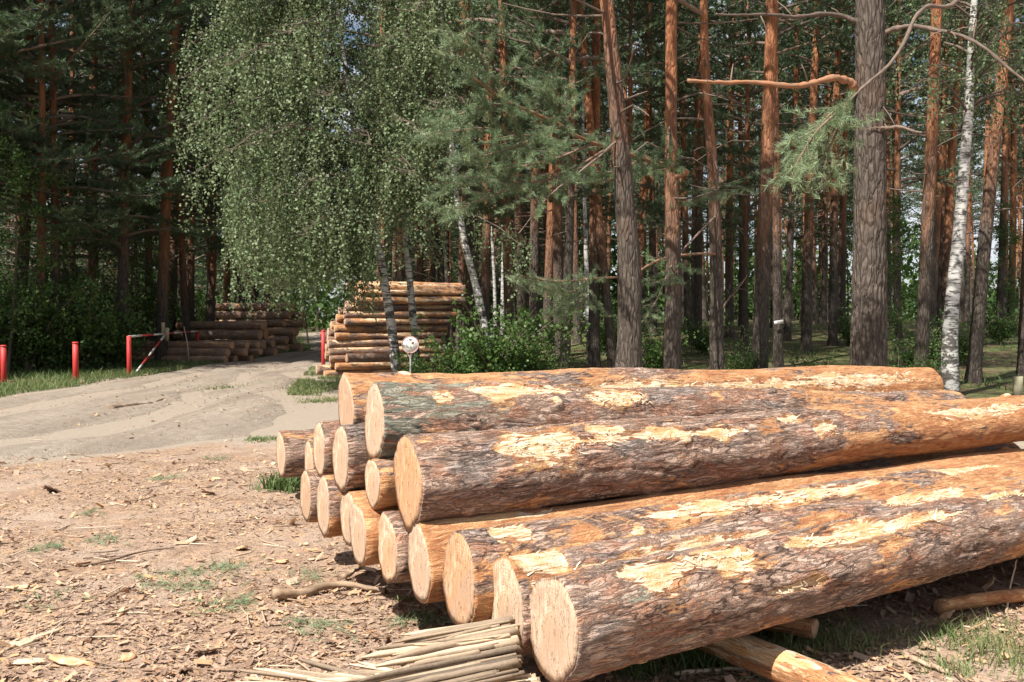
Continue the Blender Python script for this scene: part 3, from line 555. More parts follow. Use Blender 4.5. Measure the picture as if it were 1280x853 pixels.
def bough(o, az, L, rise, droop, R, nbr=7, sub=0.4, dens=0.14):
    """pine bough: axis curve plus twig tips (points, directions) and twig segments"""
    s = np.linspace(0, 1, 7); h = np.array([math.cos(az), math.sin(az), 0.0]); side = np.array([-h[1], h[0], 0])
    wob = R.normal(0, 0.06) * L
    ax = o + h * (L * s)[:, None] + side * (wob * s ** 2)[:, None]; ax[:, 2] += L * (rise * s - droop * s ** 2 + 0.45 * droop * s ** 4)
    return ax, *twigs(ax, L, R, nbr, sub, dens)
def twigs(ax, L, R, nbr=7, sub=0.4, dens=0.14, start=0.25):
    P = []; Dd = []; segs = []
    tt = np.linspace(0, 1, len(ax))
    for f in np.linspace(start, 1.0, nbr):
        c = np.array([np.interp(f, tt, ax[:, q]) for q in range(3)]); e = np.array([np.interp(min(f + 0.02, 1.0), tt, ax[:, q]) - np.interp(min(f + 0.02, 1.0) - 0.04, tt, ax[:, q]) for q in range(3)]); e /= np.linalg.norm(e) + 1e-9
        sd = np.cross(e, [0, 0, 1.0]); sd /= np.linalg.norm(sd) + 1e-9
        for sg in (-1, 1):
            ang = R.uniform(0.5, 1.1); l = (L * sub * (1.12 - f) + 0.22) * R.uniform(0.7, 1.25)
            d = e * math.cos(ang) + sd * sg * math.sin(ang) + np.array([0, 0, R.normal(-0.02, 0.22)])
            d /= np.linalg.norm(d); n = max(2, int(l / dens)); t = (np.arange(n) + 1) / n
            pts = c + d * (l * t)[:, None] + np.array([0, 0, 1.0]) * (0.10 * l * t ** 2 - 0.02)[:, None]
            P.append(pts); Dd.append(np.repeat((d + np.array([0, 0, 0.25]))[None], n, 0) + R.normal(0, 0.45, (n, 3))); segs.append((c, pts[-1]))
        P.append(c[None]); Dd.append((e + [0, 0, 0.3])[None])
    return np.concatenate(P), np.concatenate(Dd), segs
def thinseg(b, segs, w, mi, tone=0.4):
    if not segs: return
    A = np.array([s[0] for s in segs]); B = np.array([s[1] for s in segs]); d = unit(B - A); q = unit(np.cross(d, [0.3, 0.2, 1.0])); q2 = np.cross(d, q); k = len(A)
    V = np.stack([A + q * w, A - q * w * 0.5 + q2 * w * 0.87, A - q * w * 0.5 - q2 * w * 0.87, B], 1).reshape(-1, 3); ba = np.arange(k)[:, None] * 4
    b.add(V, [np.concatenate([ba + [[0, 1, 3]], ba + [[1, 2, 3]], ba + [[2, 0, 3]]])], tone, mi)
def trunk_line(H, R, bend=0.25, n=16):
    z = np.linspace(0, H, n); t = z / H; a, c = R.uniform(0, 6.28, 2)
    x = bend * (np.sin(3.0 * t + a) - math.sin(a)); y = bend * (np.sin(2.6 * t + c) - math.sin(c))
    return np.stack([x, y, z], -1)
def trunk_mesh(line, r0, mat, sides=12, top=0.18, seed=0, n=48, rough=0.04, flare=0.35):
    P = spline(line, n); z = np.linspace(0, 1, n); H = line[-1, 2]
    rr = r0 * (1 - (1 - top) * z ** 1.15) * (1 + flare * np.exp(-z * H / 0.35)); P = np.concatenate([P[:1] - [0, 0, 0.35], P]); rr = np.concatenate([[rr[0] * 1.1], rr])
    V, fs = tube(P, rr, sides); k = sides * (n + 1); c = np.repeat(P, sides, 0); a = np.tile(np.arange(sides), n + 1)
    V[:k] = c + (V[:k] - c) * (1 + rough * 2 * (vnoise(c[:, 2] * 3, np.cos(a / sides * 6.283) * 2 + 4, seed) - 0.5) + rough * 2 * (vnoise(c[:, 2] * 1.2, np.sin(a / sides * 6.283) * 2 + 4, seed + 3) - 0.5))[:, None]
    return mesh('trunk', V, fs, mat, {}, True)
def pine_crown(line, H, z0, z1, nb, Lm, R, needles, ln, wd, dens, mats, sub=0.4, nbr=6, dead=6, droop=(0.1, 0.5), zpow=1.0, deadz=(3.5, 0)):
    b = MB(); LP = spline(line, 60)
    def at(z): return np.array([np.interp(z, LP[:, 2], LP[:, q]) for q in range(3)])
    for k in range(nb):
        f = ((k + R.random()) / nb) ** zpow; z = z0 + (z1 - z0) * f; top = np.clip((H - z) / (H - z0), 0.0, 1)
        L = Lm * (0.35 + 0.75 * min(1, top * 1.6)) * R.uniform(0.6, 1.15) * (0.55 if z > H - 1.2 else 1)
        ax, P, Dd, sg = bough(at(z), R.uniform(0, 6.283), L, R.uniform(0.05, 0.45) + 0.6 * (1 - top) , R.uniform(*droop), R, nbr, sub, dens)
        V, fs = tube(ax, np.linspace(0.018 + 0.012 * L, 0.006, 7), 5, False); b.add(V, fs, R.uniform(0.0, 0.55), 1); thinseg(b, sg, 0.008, 1, 0.2)
        tufts(b, P, Dd, needles, ln, wd, R, tone=(0.15 + 0.3 * R.random(), 0.6 + 0.4 * R.random()))
    for k in range(dead):      # dry bare branches on the lower trunk
        z = R.uniform(deadz[0], max(z0, deadz[0] + 1)); a = R.uniform(0, 6.283); l = R.uniform(0.3, 1.7); o = at(z); h = np.array([math.cos(a), math.sin(a), 0])
        pts = np.array([o, o + h * l * 0.5 + [0, 0, R.uniform(-0.1, 0.2) * l], o + h * l + [0, 0, R.uniform(-0.4, 0.25) * l]]); V, fs = tube(spline(pts, 5), np.linspace(0.022, 0.007, 5), 4, False); b.add(V, fs, 0.15, 1)
    return b.mesh('crown', mats)

def place_tree(name, label, group, loc, lean=0.0, rz=0.0, sc=(1, 1, 1), parts=(), cat='tree', fl=0.0):
    m3 = Matrix.Rotation(lean, 3, 'Y') @ Matrix.Rotation(fl, 3, 'X') @ Matrix.Rotation(rz, 3, 'Z') @ Matrix.Diagonal(Vector(sc))
    t = thing(name, label, cat, group, tuple(loc), m3)
    for nm, me in parts: link(nm, me, t)
    return t
# variants
PV = []
for q in range(7):                      # forest pines, bare below
    R = np.random.default_rng(300 + q); H = R.uniform(19, 23); ln = trunk_line(H, R, 0.22)
    PV.append([('trunk', trunk_mesh(ln, 0.16, M['pine'], 12, 0.25, q)), ('crown', pine_crown(ln, H, (9.5, 11, 8.5, 12, 10, 7.5, 9)[q], H - 0.2, 58, 2.6, R, 14, 0.19, 0.034, 0.24, [M['needle'], M['wood_dark']], dead=14, nbr=5))])
EV = []
for q in range(4):                      # pines at the forest edge, green almost to the ground
    R = np.random.default_rng(340 + q); H = R.uniform(17, 20); ln = trunk_line(H, R, 0.3)
    EV.append([('trunk', trunk_mesh(ln, 0.17, M['pine'], 12, 0.2, q)), ('crown', pine_crown(ln, H, (3.4, 4.4, 5.2, 3.0)[q], H - 0.2, 66, 3.4, R, 20, 0.16, 0.019, 0.17, [M['needle'], M['wood_dark']], dead=10, nbr=7, sub=0.42, droop=(0.15, 0.6)))])
DV = []
for q in range(3):                      # leafy shrubs
    R = np.random.default_rng(380 + q); b = MB(); ns = 30
    for k in range(ns):
        a = R.uniform(0, 6.283); l = R.uniform(0.7, 1.9); o = R.uniform(0.25, 0.9); end = np.array([math.cos(a) * l * o, math.sin(a) * l * o, l * R.uniform(0.75, 1.1)])
        pts = spline(np.array([[0, 0, -0.05], end * [0.35, 0.35, 0.55], end]), 7); V, fs = tube(pts, np.linspace(0.014, 0.004, 7), 4, False); b.add(V, fs, 0.3, 1)
        for w in range(16):
            c = pts[2] + (pts[-1] - pts[2]) * R.uniform(0, 1.05) + R.normal(0, 0.14, 3); n = 7
            leaves(b, c + R.normal(0, 0.05, (n, 3)), R.normal(0, 0.7, (n, 3)) + [0, 0, -0.1], 0.085, R, (0.1 + 0.2 * R.random(), 0.95))
    DV.append([('foliage', b.mesh('foliage', [M['sleaf'], M['wood_dark']]))])
SV = []
for q in range(2):                      # broadleaved saplings
    R = np.random.default_rng(390 + q); b = MB(); H = 7.5; ln = trunk_line(H, R, 0.25, 8)
    for k in range(46):
        z = R.uniform(1.2, H); a = R.uniform(0, 6.283); l = R.uniform(0.5, 1.7) * (1.15 - 0.6 * z / H); c0 = np.array([np.interp(z, ln[:, 2], ln[:, d]) for d in range(3)])
        end = c0 + [math.cos(a) * l, math.sin(a) * l, R.uniform(0.0, 0.5) * l]; thinseg(b, [(c0, end)], 0.016, 1)
        for w in range(int(8 + l * 8)):
            c = c0 + (end - c0) * R.uniform(0.3, 1.1) + R.normal(0, 0.16, 3); n = 7
            leaves(b, c + R.normal(0, 0.07, (n, 3)), R.normal(0, 0.8, (n, 3)) + [0, 0, -0.15], 0.10, R, (0.3, 1.0))
    SV.append([('trunk', trunk_mesh(ln, 0.05, M['wood_dark'], 8, 0.2, q, 16)), ('crown', b.mesh('crown', [M['sleaf'], M['wood_dark']]))])

# ------------------------------------------------------------------ near pines with boughs seen one by one
def near_bough(name, parent, pts, r0, R, nb=10, sub=0.35, needles=46, ln=0.095, wd=0.0065, dens=0.10, start=0.3, extra=(), tone=(0.2, 0.95), wtone=0.8):
    """branch along world points, its twigs and needles; stored local to the tree"""
    inv = parent.matrix_world.inverted(); b = MB(); ax = spline(pts, 14); L = float(np.linalg.norm(ax[-1] - ax[0]))
    nt_ = 60; at_ = spline(pts, nt_) + R.normal(0, r0 * 0.05, (nt_, 3)); at_[1:-1] += 0.25 * r0 * np.stack([np.sin(np.arange(1, nt_ - 1) * 0.7), np.cos(np.arange(1, nt_ - 1) * 0.43), np.sin(np.arange(1, nt_ - 1) * 0.31 + 1)], -1)
    V, fs = tube(at_, np.linspace(r0, r0 * 0.35, nt_) * (1 + 0.10 * R.normal(size=nt_) * 0.8 + 0.10 * np.sin(np.arange(nt_) * 0.9)), 10); V += R.normal(0, r0 * 0.04, V.shape); b.add(V, fs, wtone + R.normal(0, 0.12, len(V)), 1)
    for q in range(0 if needles else 5):
        k0 = int(R.integers(10, nt_ - 4)); d_ = unit(R.normal(size=3)) * R.uniform(0.06, 0.35); V, fs = tube(np.array([at_[k0], at_[k0] + d_ * 0.5 + [0, 0, 0.02], at_[k0] + d_]), np.array([r0 * 0.3, r0 * 0.2, r0 * 0.1]), 5); b.add(V, fs, 0.35, 1)
    if needles:
        P, Dd, sg = twigs(ax, L, R, nb, sub, dens, start); thinseg(b, sg, 0.006, 1, 0.5); tufts(b, P, Dd, needles, ln, wd, R, tone)
    for e in extra:
        ex = spline(np.asarray(e), 10); V, fs = tube(ex, np.linspace(r0 * 0.5, 0.005, 10), 6); b.add(V, fs, 0.6, 1)
        if needles:
            P, Dd, sg = twigs(ex, float(np.linalg.norm(ex[-1] - ex[0])), R, 8, 0.5, dens, 0.2); thinseg(b, sg, 0.005, 1, 0.5); tufts(b, P, Dd, needles, ln, wd, R, tone)
    me = b.mesh(name, [M['needle_n'], M['wood_dark']], False); me.transform(inv)
    return link(name, me, parent)
TREES = []      # occupied trunk spots
def base_at(px, Y):
    x = (px - 640) / F * Y; TREES.append((x, Y)); return np.array([x, Y, gz(x, Y) - 0.03])

# big old pine on the right, plated bark in relief
R = np.random.default_rng(900); bp = base_at(1086, 12.2); H = 19.0
ln_ = np.array([[0, 0, 0], [0.0, 0, 3], [-0.03, 0, 6], [-0.05, 0.1, 10], [0.1, 0.1, 15], [0.15, 0, H]])
nu, nv = 340, 84; u = np.linspace(0, 1, nu) ** 1.6; PP = spline(ln_, 200); zz_ = u * H; a = np.linspace(0, 2 * np.pi, nv, endpoint=False); ZZ, AA = np.meshgrid(zz_, a, indexing='ij')
per = 22; f1, f2, cid = worley(ZZ / 0.17 + 0.5 * vnoise(ZZ * 4, AA * 2, 5), AA / 6.2832 * per, 77, per); e = np.clip((f2 - f1) / 0.4, 0, 1)
rad = 0.212 * (1 - 0.8 * ZZ / H) * (1 + 0.28 * np.exp(-ZZ / 0.4)) + (0.016 * e ** 0.6 + 0.008 * cid) * np.clip(1.3 - ZZ / 9, 0.15, 1) + 0.012 * (vnoise(ZZ * 1.5, np.cos(AA) * 2 + 4, 8) - 0.5)
cx = np.interp(ZZ, PP[:, 2], PP[:, 0]); cyy = np.interp(ZZ, PP[:, 2], PP[:, 1])
V = np.stack([cx + rad * np.cos(AA), cyy + rad * np.sin(AA), ZZ - 0.3 * (ZZ < 0.01)], -1).reshape(-1, 3); i = np.arange(nu - 1)[:, None] * nv; j = np.arange(nv)[None]; j2 = (j + 1) % nv
big = place_tree('pine_tree', 'thick old pine with grey plated trunk behind the right end of the logs', None, bp, parts=[('trunk', mesh('trunk', V, [np.stack([i + j, i + j2, i + nv + j2, i + nv + j], -1).reshape(-1, 4)], M['pine_big'], {}, True)), ('crown', pine_crown(ln_, H, 7.5, H - 0.3, 50, 3.2, R, 12, 0.16, 0.02, 0.2, [M['needle'], M['wood_dark']], dead=0))])
bpy.context.view_layer.update()
YB = 12.2
near_bough('branch', big, [W(1070, 118, YB), W(1062, 101, YB - 0.1), W(1035, 100, YB - 0.3), W(985, 107, YB - 0.5), W(930, 103, YB - 0.6), W(860, 101, YB - 0.8)], 0.052, R, needles=0, wtone=0.85)
near_bough('branch', big, [W(1072, 30, YB), W(1050, 19, YB), W(1000, 20, YB - 0.2), W(950, 19, YB - 0.4), W(895, 18, YB - 0.6)], 0.034, R, needles=0, wtone=0.0)
near_bough('branch', big, [W(1096, 55, YB), W(1110, 38, YB - 0.1), W(1145, 34, YB - 0.3), W(1185, 40, YB - 0.6), W(1230, 60, YB - 0.9), W(1290, 110, YB - 1.2)], 0.038, R, needles=0, wtone=0.15)
near_bough('branch', big, [W(1092, 172, YB), W(1100, 163, YB - 0.15), W(1120, 159, YB - 0.35), W(1152, 166, YB - 0.5)], 0.036, R, needles=0, wtone=0.3)
near_bough('branch', big, [W(1215, -22, YB - 0.4), W(1190, 6, YB - 0.7), W(1160, 8, YB - 0.9), W(1143, 25, YB - 1.0), W(1120, 70, YB - 1.2), W(1085, 105, YB - 1.4), W(1060, 128, YB - 1.5), W(1046, 165, YB - 1.6)], 0.03, R, needles=40, nb=3, sub=0.10, start=0.9, wtone=0.2, tone=(0.5, 1.1), extra=[[W(1060, 128, YB - 1.5), W(1030, 150, YB - 1.6), W(1005, 190, YB - 1.6)], [W(1055, 140, YB - 1.5), W(1035, 190, YB - 1.7), W(1030, 225, YB - 1.8)], [W(1060, 130, YB - 1.5), W(1020, 165, YB - 1.9), W(990, 215, YB - 2.0)]])
# dark pine left of centre right with leaning trunk
R = np.random.default_rng(901); b2 = base_at(783, 14.0); ln_ = np.array([[0, 0, 0], [0.05, 0, 1.8], [-0.02, 0, 3.2], [-0.18, 0, 5], [-0.5, 0.2, 9], [-0.7, 0.3, 16]])
p2 = place_tree('pine_tree', 'dark stout pine with leaning upper trunk behind the middle of the front logs', None, b2, parts=[('trunk', trunk_mesh(ln_, 0.205, M['pine'], 22, 0.2, 41, 120, 0.06)), ('crown', pine_crown(ln_, 16, 6.2, 15.8, 44, 3.0, R, 14, 0.15, 0.018, 0.18, [M['needle'], M['wood_dark']], dead=8))])
# pine with the long hanging bough
R = np.random.default_rng(902); b3 = base_at(839, 17.0); ln_ = np.array([[0, 0, 0], [0.03, 0, 2.5], [-0.02, 0, 5], [0.0, 0, 10], [0.1, 0, 19]])
p3 = place_tree('pine_tree', 'bright orange trunked pine carrying the long hanging bough', None, b3, parts=[('trunk', trunk_mesh(ln_, 0.16, M['pine'], 20, 0.3, 42, 110, 0.06)), ('crown', pine_crown(ln_, 19, 8.0, 18.8, 40, 2.8, R, 14, 0.15, 0.018, 0.2, [M['needle'], M['wood_dark']], dead=12))])
bpy.context.view_layer.update()
near_bough('bough', p3, [W(841, 222, 17), W(858, 214, 16.4), W(800, 198, 15.4), W(740, 178, 14.6), W(690, 152, 13.8), W(640, 130, 13.2), W(590, 97, 12.6)], 0.042, R, nb=14, sub=0.16, needles=52, start=0.22, wtone=0.85, dens=0.09,
  extra=[[W(700, 158, 13.9), W(660, 170, 13.5), W(610, 160, 13.0), W(545, 168, 12.4)], [W(700, 158, 14.0), W(640, 185, 13.2), W(580, 200, 12.8)], [W(760, 185, 14.8), W(700, 220, 14), W(640, 235, 13.4), W(570, 262, 13.0)], [W(740, 180, 14.6), W(690, 200, 14), W(620, 215, 13.4), W(560, 235, 13)], [W(800, 198, 15.4), W(770, 215, 14.8), W(720, 212, 14.4)], [W(690, 152, 13.8), W(700, 130, 13.5), W(672, 112, 13.3)], [W(640, 130, 13.2), W(600, 135, 12.9), W(555, 150, 12.6)], [W(860, 214, 16.4), W(820, 205, 15.6), W(790, 222, 15.3)], [W(620, 122, 13.0), W(600, 70, 12.6), W(570, 50, 12.4)]])
# pine with low green boughs
R = np.random.default_rng(903); b4 = base_at(896, 19.0); ln_ = np.array([[0, 0, 0], [-0.02, 0, 2.5], [-0.1, 0, 4.5], [-0.3, 0, 8], [-0.4, 0, 18]])
p4 = place_tree('pine_tree', 'pine with grey lower trunk and low pale green boughs reaching left', None, b4, parts=[('trunk', trunk_mesh(ln_, 0.15, M['pine'], 18, 0.3, 43, 90, 0.06)), ('crown', pine_crown(ln_, 18, 7.5, 17.8, 38, 2.7, R, 14, 0.15, 0.018, 0.2, [M['needle'], M['wood_dark']], dead=10))])
bpy.context.view_layer.update()
near_bough('bough', p4, [W(897, 318, 19), W(860, 318, 18), W(825, 325, 17), W(790, 343, 16.2), W(750, 348, 15.5), W(700, 352, 15), W(650, 345, 14.6)], 0.026, R, nb=9, sub=0.11, needles=44, start=0.68, tone=(0.6, 1.15), dens=0.09, wtone=0.75, extra=[[W(735, 348, 15.3), W(715, 365, 15.1), W(680, 362, 14.8)], [W(735, 350, 15.3), W(728, 375, 15.1), W(700, 390, 15)]])
near_bough('bough', p4, [W(897, 268, 19), W(865, 300, 18), W(850, 318, 17.3), W(838, 335, 16.8), W(822, 372, 16.2), W(806, 400, 15.9)], 0.02, R, nb=8, sub=0.22, needles=40, start=0.45, tone=(0.4, 1.0), dens=0.10, wtone=0.5)
near_bough('bough', p4, [W(893, 200, 19), W(900, 225, 18), W(895, 240, 17.2), W(875, 250, 16.6)], 0.02, R, nb=7, sub=0.5, needles=34, start=0.4, tone=(0.0, 0.5), dens=0.11, wtone=0.4)
near_bough('dead_branch', p4, [W(898, 395, 19), W(910, 375, 18.9), W(922, 362, 18.8), W(934, 344, 18.8)], 0.022, R, needles=0, wtone=0.35)
near_bough('dead_branch', p2, [W(779, 170, 14), W(725, 215, 13.4), W(690, 242, 13.2), W(648, 292, 13.1)], 0.018, R, needles=0, wtone=0.35)

# ------------------------------------------------------------------ the other pines one can pick out
def pine(px, pt, w, Y, kind, var, label, sz=1.0, group='pines that can be picked out in the forest'):
    p = base_at(px, Y); dia = w * Y / F; s = dia / (0.32 if kind == 'P' else 0.34); sx = min(max(s, 0.6), 1.5)
    return place_tree('pine_tree', label, group, p, math.atan((pt - px) / 440.0), rng.uniform(0, 6.28), (sx, sx, sz), (PV if kind == 'P' else EV)[var])
PL = [
 (768, 733, 12, 24, 'P', 0, 'thin orange pine leaning left just beside the dark stout pine'),
 (873, 868, 10, 33, 'P', 1, 'slim pine between the orange bough pine and the low boughed pine'),
 (860, 858, 9, 44, 'P', 2, 'thin pine close right of the orange bough pine'),
 (949, 946, 20, 21, 'P', 3, 'thick dark pine standing left of the little white tree sign'),
 (973, 974, 12, 26, 'P', 5, 'slim dark pine with the little white sign nailed on'),
 (984, 981, 9, 36, 'P', 4, 'thin orange pine right behind the sign bearing pine'),
 (1008, 1006, 13, 31, 'P', 6, 'pale trunked pine standing alone right of the white tree sign'),
 (1052, 1047, 10, 40, 'P', 0, 'orange pine close left of the thick old pine'),
 (1030, 1037, 7, 47, 'P', 1, 'very thin leaning pine between the pale pine and the thick old pine'),
 (1041, 1034, 11, 34, 'P', 2, 'bright pine with grey foot left of the thick old pine'),
 (1151, 1156, 17, 20, 'P', 3, 'dark straight pine right of the thick old pine'),
 (1164, 1171, 10, 29, 'P', 4, 'reddish pine touching the dark straight pine on its right'),
 (1172, 1191, 7, 42, 'P', 5, 'thin bright leaning pine left of the white birch on the right'),
 (1181, 1193, 13, 33, 'P', 6, 'orange pine just behind the white birch on the right'),
 (1217, 1241, 17, 22, 'P', 1, 'dark leaning pine right of the white birch on the right'),
 (1248, 1246, 8, 38, 'P', 0, 'thin pine behind the dark leaning pine near the right edge'),
 (1263, 1266, 9, 40, 'P', 2, 'pale thin pine second from the right edge'),
 (1279, 1276, 13, 24, 'P', 4, 'dark pine cut by the right edge of the picture'),
 (1111, 1100, 8, 46, 'P', 3, 'thin pine just right of the thick old pine, deep in the forest'),
 (927, 931, 8, 46, 'P', 5, 'thin pine left of the thick dark pine'),
 (913, 906, 10, 38, 'P', 6, 'slim pine right of the low boughed pine'),
 (700, 695, 14, 30, 'P', 0, 'pine with bare foot right of the leafy bush behind the logs'),
 (743, 738, 15, 24, 'P', 3, 'pine close left of the dark stout pine'),
 (722, 718, 10, 36, 'P', 2, 'slim pine beside the straight white birch'),
 (683, 680, 12, 34, 'P', 4, 'reddish pine behind the right side of the leafy bush'),
 (667, 663, 13, 28, 'P', 5, 'red brown pine rising from the right end of the leafy bush'),
 (653, 651, 12, 38, 'P', 6, 'dark red pine above the middle of the leafy bush'),
 (637, 634, 9, 44, 'P', 1, 'thin pine right of the twin thin birches'),
 (592, 592, 19, 24, 'P', 3, 'wide dark pine behind the leaning birch'),
 (605, 603, 12, 27, 'P', 0, 'dark pine touching the wide dark one behind the leaning birch'),
 (573, 580, 9, 38, 'P', 2, 'slanting brown pine left of the leaning birch'),
 (556, 552, 10, 42, 'P', 4, 'thin pine above the right end of the pale log stack'),
 (540, 538, 8, 48, 'P', 5, 'thin pine above the middle of the pale log stack'),
 (524, 524, 9, 42, 'P', 6, 'pine seen between the two birch stems by the round sign'),
 (816, 818, 10, 40, 'P', 1, 'slim dark pine between the stout pine and the orange bough pine'),
 (801, 806, 8, 47, 'P', 3, 'thin pine right behind the dark stout pine'),
 (18, 31, 16, 30, 'E', 2, 'orange topped pine near the left edge of the picture'),
 (92, 88, 10, 37, 'P', 5, 'slim pine behind the lone red post on the left'),
 (118, 114, 9, 44, 'P', 2, 'thin pine between the lone red post and the gate'),
 (152, 150, 15, 31, 'E', 0, 'green boughed pine directly behind the tall gate post'),
 (173, 170, 9, 42, 'P', 0, 'thin pine behind the striped gate brace'),
 (187, 183, 11, 35, 'E', 1, 'green boughed pine with red trunk behind the gate'),
 (201, 206, 15, 33, 'P', 1, 'dark stout pine behind the gate board'),
 (212, 208, 9, 45, 'P', 4, 'thin pine right behind the gate board'),
 (238, 236, 10, 39, 'P', 6, 'pine behind the far gate post'),
 (262, 262, 12, 40, 'P', 3, 'pine above the left end of the dark log stacks'),
 (283, 286, 9, 49, 'P', 0, 'thin pine above the middle of the dark log stacks'),
 (300, 298, 10, 46, 'P', 2, 'pine left of the hanging birch foliage above the dark stacks'),
 (334, 333, 9, 56, 'P', 5, 'pine half hidden by the hanging birch foliage'),
 (352, 352, 9, 60, 'P', 1, 'pine behind the hanging birch foliage at the road bend'),
 (56, 52, 10, 40, 'E', 3, 'green boughed pine between the left edge and the lone red post'),
 (110, 116, 11, 33, 'E', 3, 'green boughed pine just right of the lone red post'),
 (235, 232, 10, 36, 'E', 2, 'green boughed pine behind the low log stack'),
 (-25, -20, 14, 27, 'E', 1, 'green boughed pine at the very left edge'),
 (68, 64, 12, 29, 'E', 1, 'green boughed pine standing left of the lone red post, in front of the others'),
 (46, 48, 12, 28.5, 'E', 2, 'green boughed pine right of the first red post'),
 (212, 218, 12, 39, 'E', 3, 'green boughed pine above the far gate post'),
 (272, 270, 11, 47, 'E', 1, 'green boughed pine behind the tallest dark stack'),
 (318, 320, 11, 52, 'E', 0, 'green boughed pine beyond the hanging birch foliage'),
 (792, 797, 8, 31, 'E', 1, 'young green boughed pine between the stout pine and the orange bough pine'),
 (868, 872, 8, 37, 'E', 3, 'young green boughed pine behind the low boughed pine'),
 (930, 925, 8, 31, 'E', 0, 'young green boughed pine left of the thick dark pine'),
 (1124, 1120, 9, 30, 'E', 2, 'young green boughed pine just right of the thick old pine'),
 (1020, 1022, 8, 52, 'E', 1, 'young green boughed pine deep behind the pale trunked pine'),
 (640, 620, 13, 23, 'E', 0, 'green boughed pine behind the top of the hanging bough'),
 (705, 712, 13, 22, 'E', 2, 'pine whose dark needles hang above the hanging bough'),
]
for q in PL: pine(*q)
# trees standing left of the picture, out of view; they shade the forest edge
for k, (x, y) in enumerate([(-24.5, 12), (-24.5, 17), (-19.5, 21.5), (-21.5, 19), (-18.6, 24.3), (-22, 23), (-17.8, 26.2), (-21, 26), (-28, 21), (-22, 28), (-31, 11), (-30, 26)]):
    TREES.append((x, y)); place_tree('pine_tree', 'tall pine of the forest edge standing left of the view', 'forest edge pines left of the view', (x, y, gz(x, y)), 0, k * 1.3, (1.25, 1.25, 1.1), EV[k % 4])
# deeper forest
cnt = {'l': 0, 'm': 0, 'r': 0}; tries = 0; fill = []
while len(fill) < 235 and tries < 20000:
    tries += 1; Y = 34 + 96 * random.random() ** 0.9; px = random.uniform(-60, 1340); x = (px - 640) / F * Y
    l_, r_ = np.interp(Y, RL[:, 0], RL[:, 1]), np.interp(Y, RR[:, 0], RR[:, 1])
    if l_ - 2.2 < x < r_ + 1.2 or (x < l_ and x > l_ - 6 and Y < 46): continue
    if -6 < x < 0 and Y < 33: continue
    if (x < l_ and random.random() < 0.45) or px > 860 and random.random() < 0.5: continue
    if any((x - a) ** 2 + (Y - b_) ** 2 < (1.5 + 0.012 * Y) ** 2 for a, b_ in TREES): continue
    TREES.append((x, Y)); fill.append((px, x, Y))
for px, x, Y in fill:
    reg = 'l' if x < np.interp(Y, RL[:, 0], RL[:, 1]) else ('m' if px < 700 else 'r')
    lab = {'l': 'slender pine deep in the dark forest left of the road', 'm': 'slender pine deep in the forest behind the pale log stack and bush', 'r': 'slender pine deep in the open forest behind the front logs'}[reg]
    s = random.uniform(0.75, 1.15); place_tree('pine_tree', lab, {'l': 'distant pines left of the road', 'm': 'distant pines behind the pale stack', 'r': 'distant pines behind the front logs'}[reg], (x, Y, gz(x, Y) - 0.03), random.gauss(0, 0.018), random.uniform(0, 6.28), (s, s, random.uniform(0.88, 1.1)), random.choice(EV if random.random() < {'l': 0.5, 'm': 0.5, 'r': 0.03}[reg] else PV))

# ------------------------------------------------------------------ birches
def birch_leaves(b, starts, R, lmin, lmax, sz=0.066, step=0.029, tone=(0.05, 1.0)):
    for S0 in starts:
        l = R.uniform(lmin, lmax); n = int(l / step); t = np.linspace(0, 1, n); sw = R.normal(0, 0.2, 2)
        P = S0 + np.stack([sw[0] * t * l + R.normal(0, 0.05, n), sw[1] * t * l + R.normal(0, 0.05, n), -l * t], -1)
        tn = R.uniform(*tone); leaves(b, P, R.normal(0, 0.55, (n, 3)) + [0, 0, -0.55], sz, R, (max(0, tn - 0.3), min(1, tn + 0.3)), 0.42)
        thinseg(b, [(S0, P[-1])], 0.0035, 1, 0.2)
def low_starts(P, R, n, z0, z1, az0, azs, lmax):
    o = []
    for k in range(n):
        z = R.uniform(z0, z1); c = np.array([np.interp(z - 0.6, P[:, 2], P[:, q]) for q in range(3)]); az = az0 + R.normal(0, azs); o.append(c + np.array([math.cos(az), math.sin(az), 0]) * lmax * R.uniform(0.15, 1.0) + [0, 0, 0.6 + R.normal(0, 0.15)])
    return o
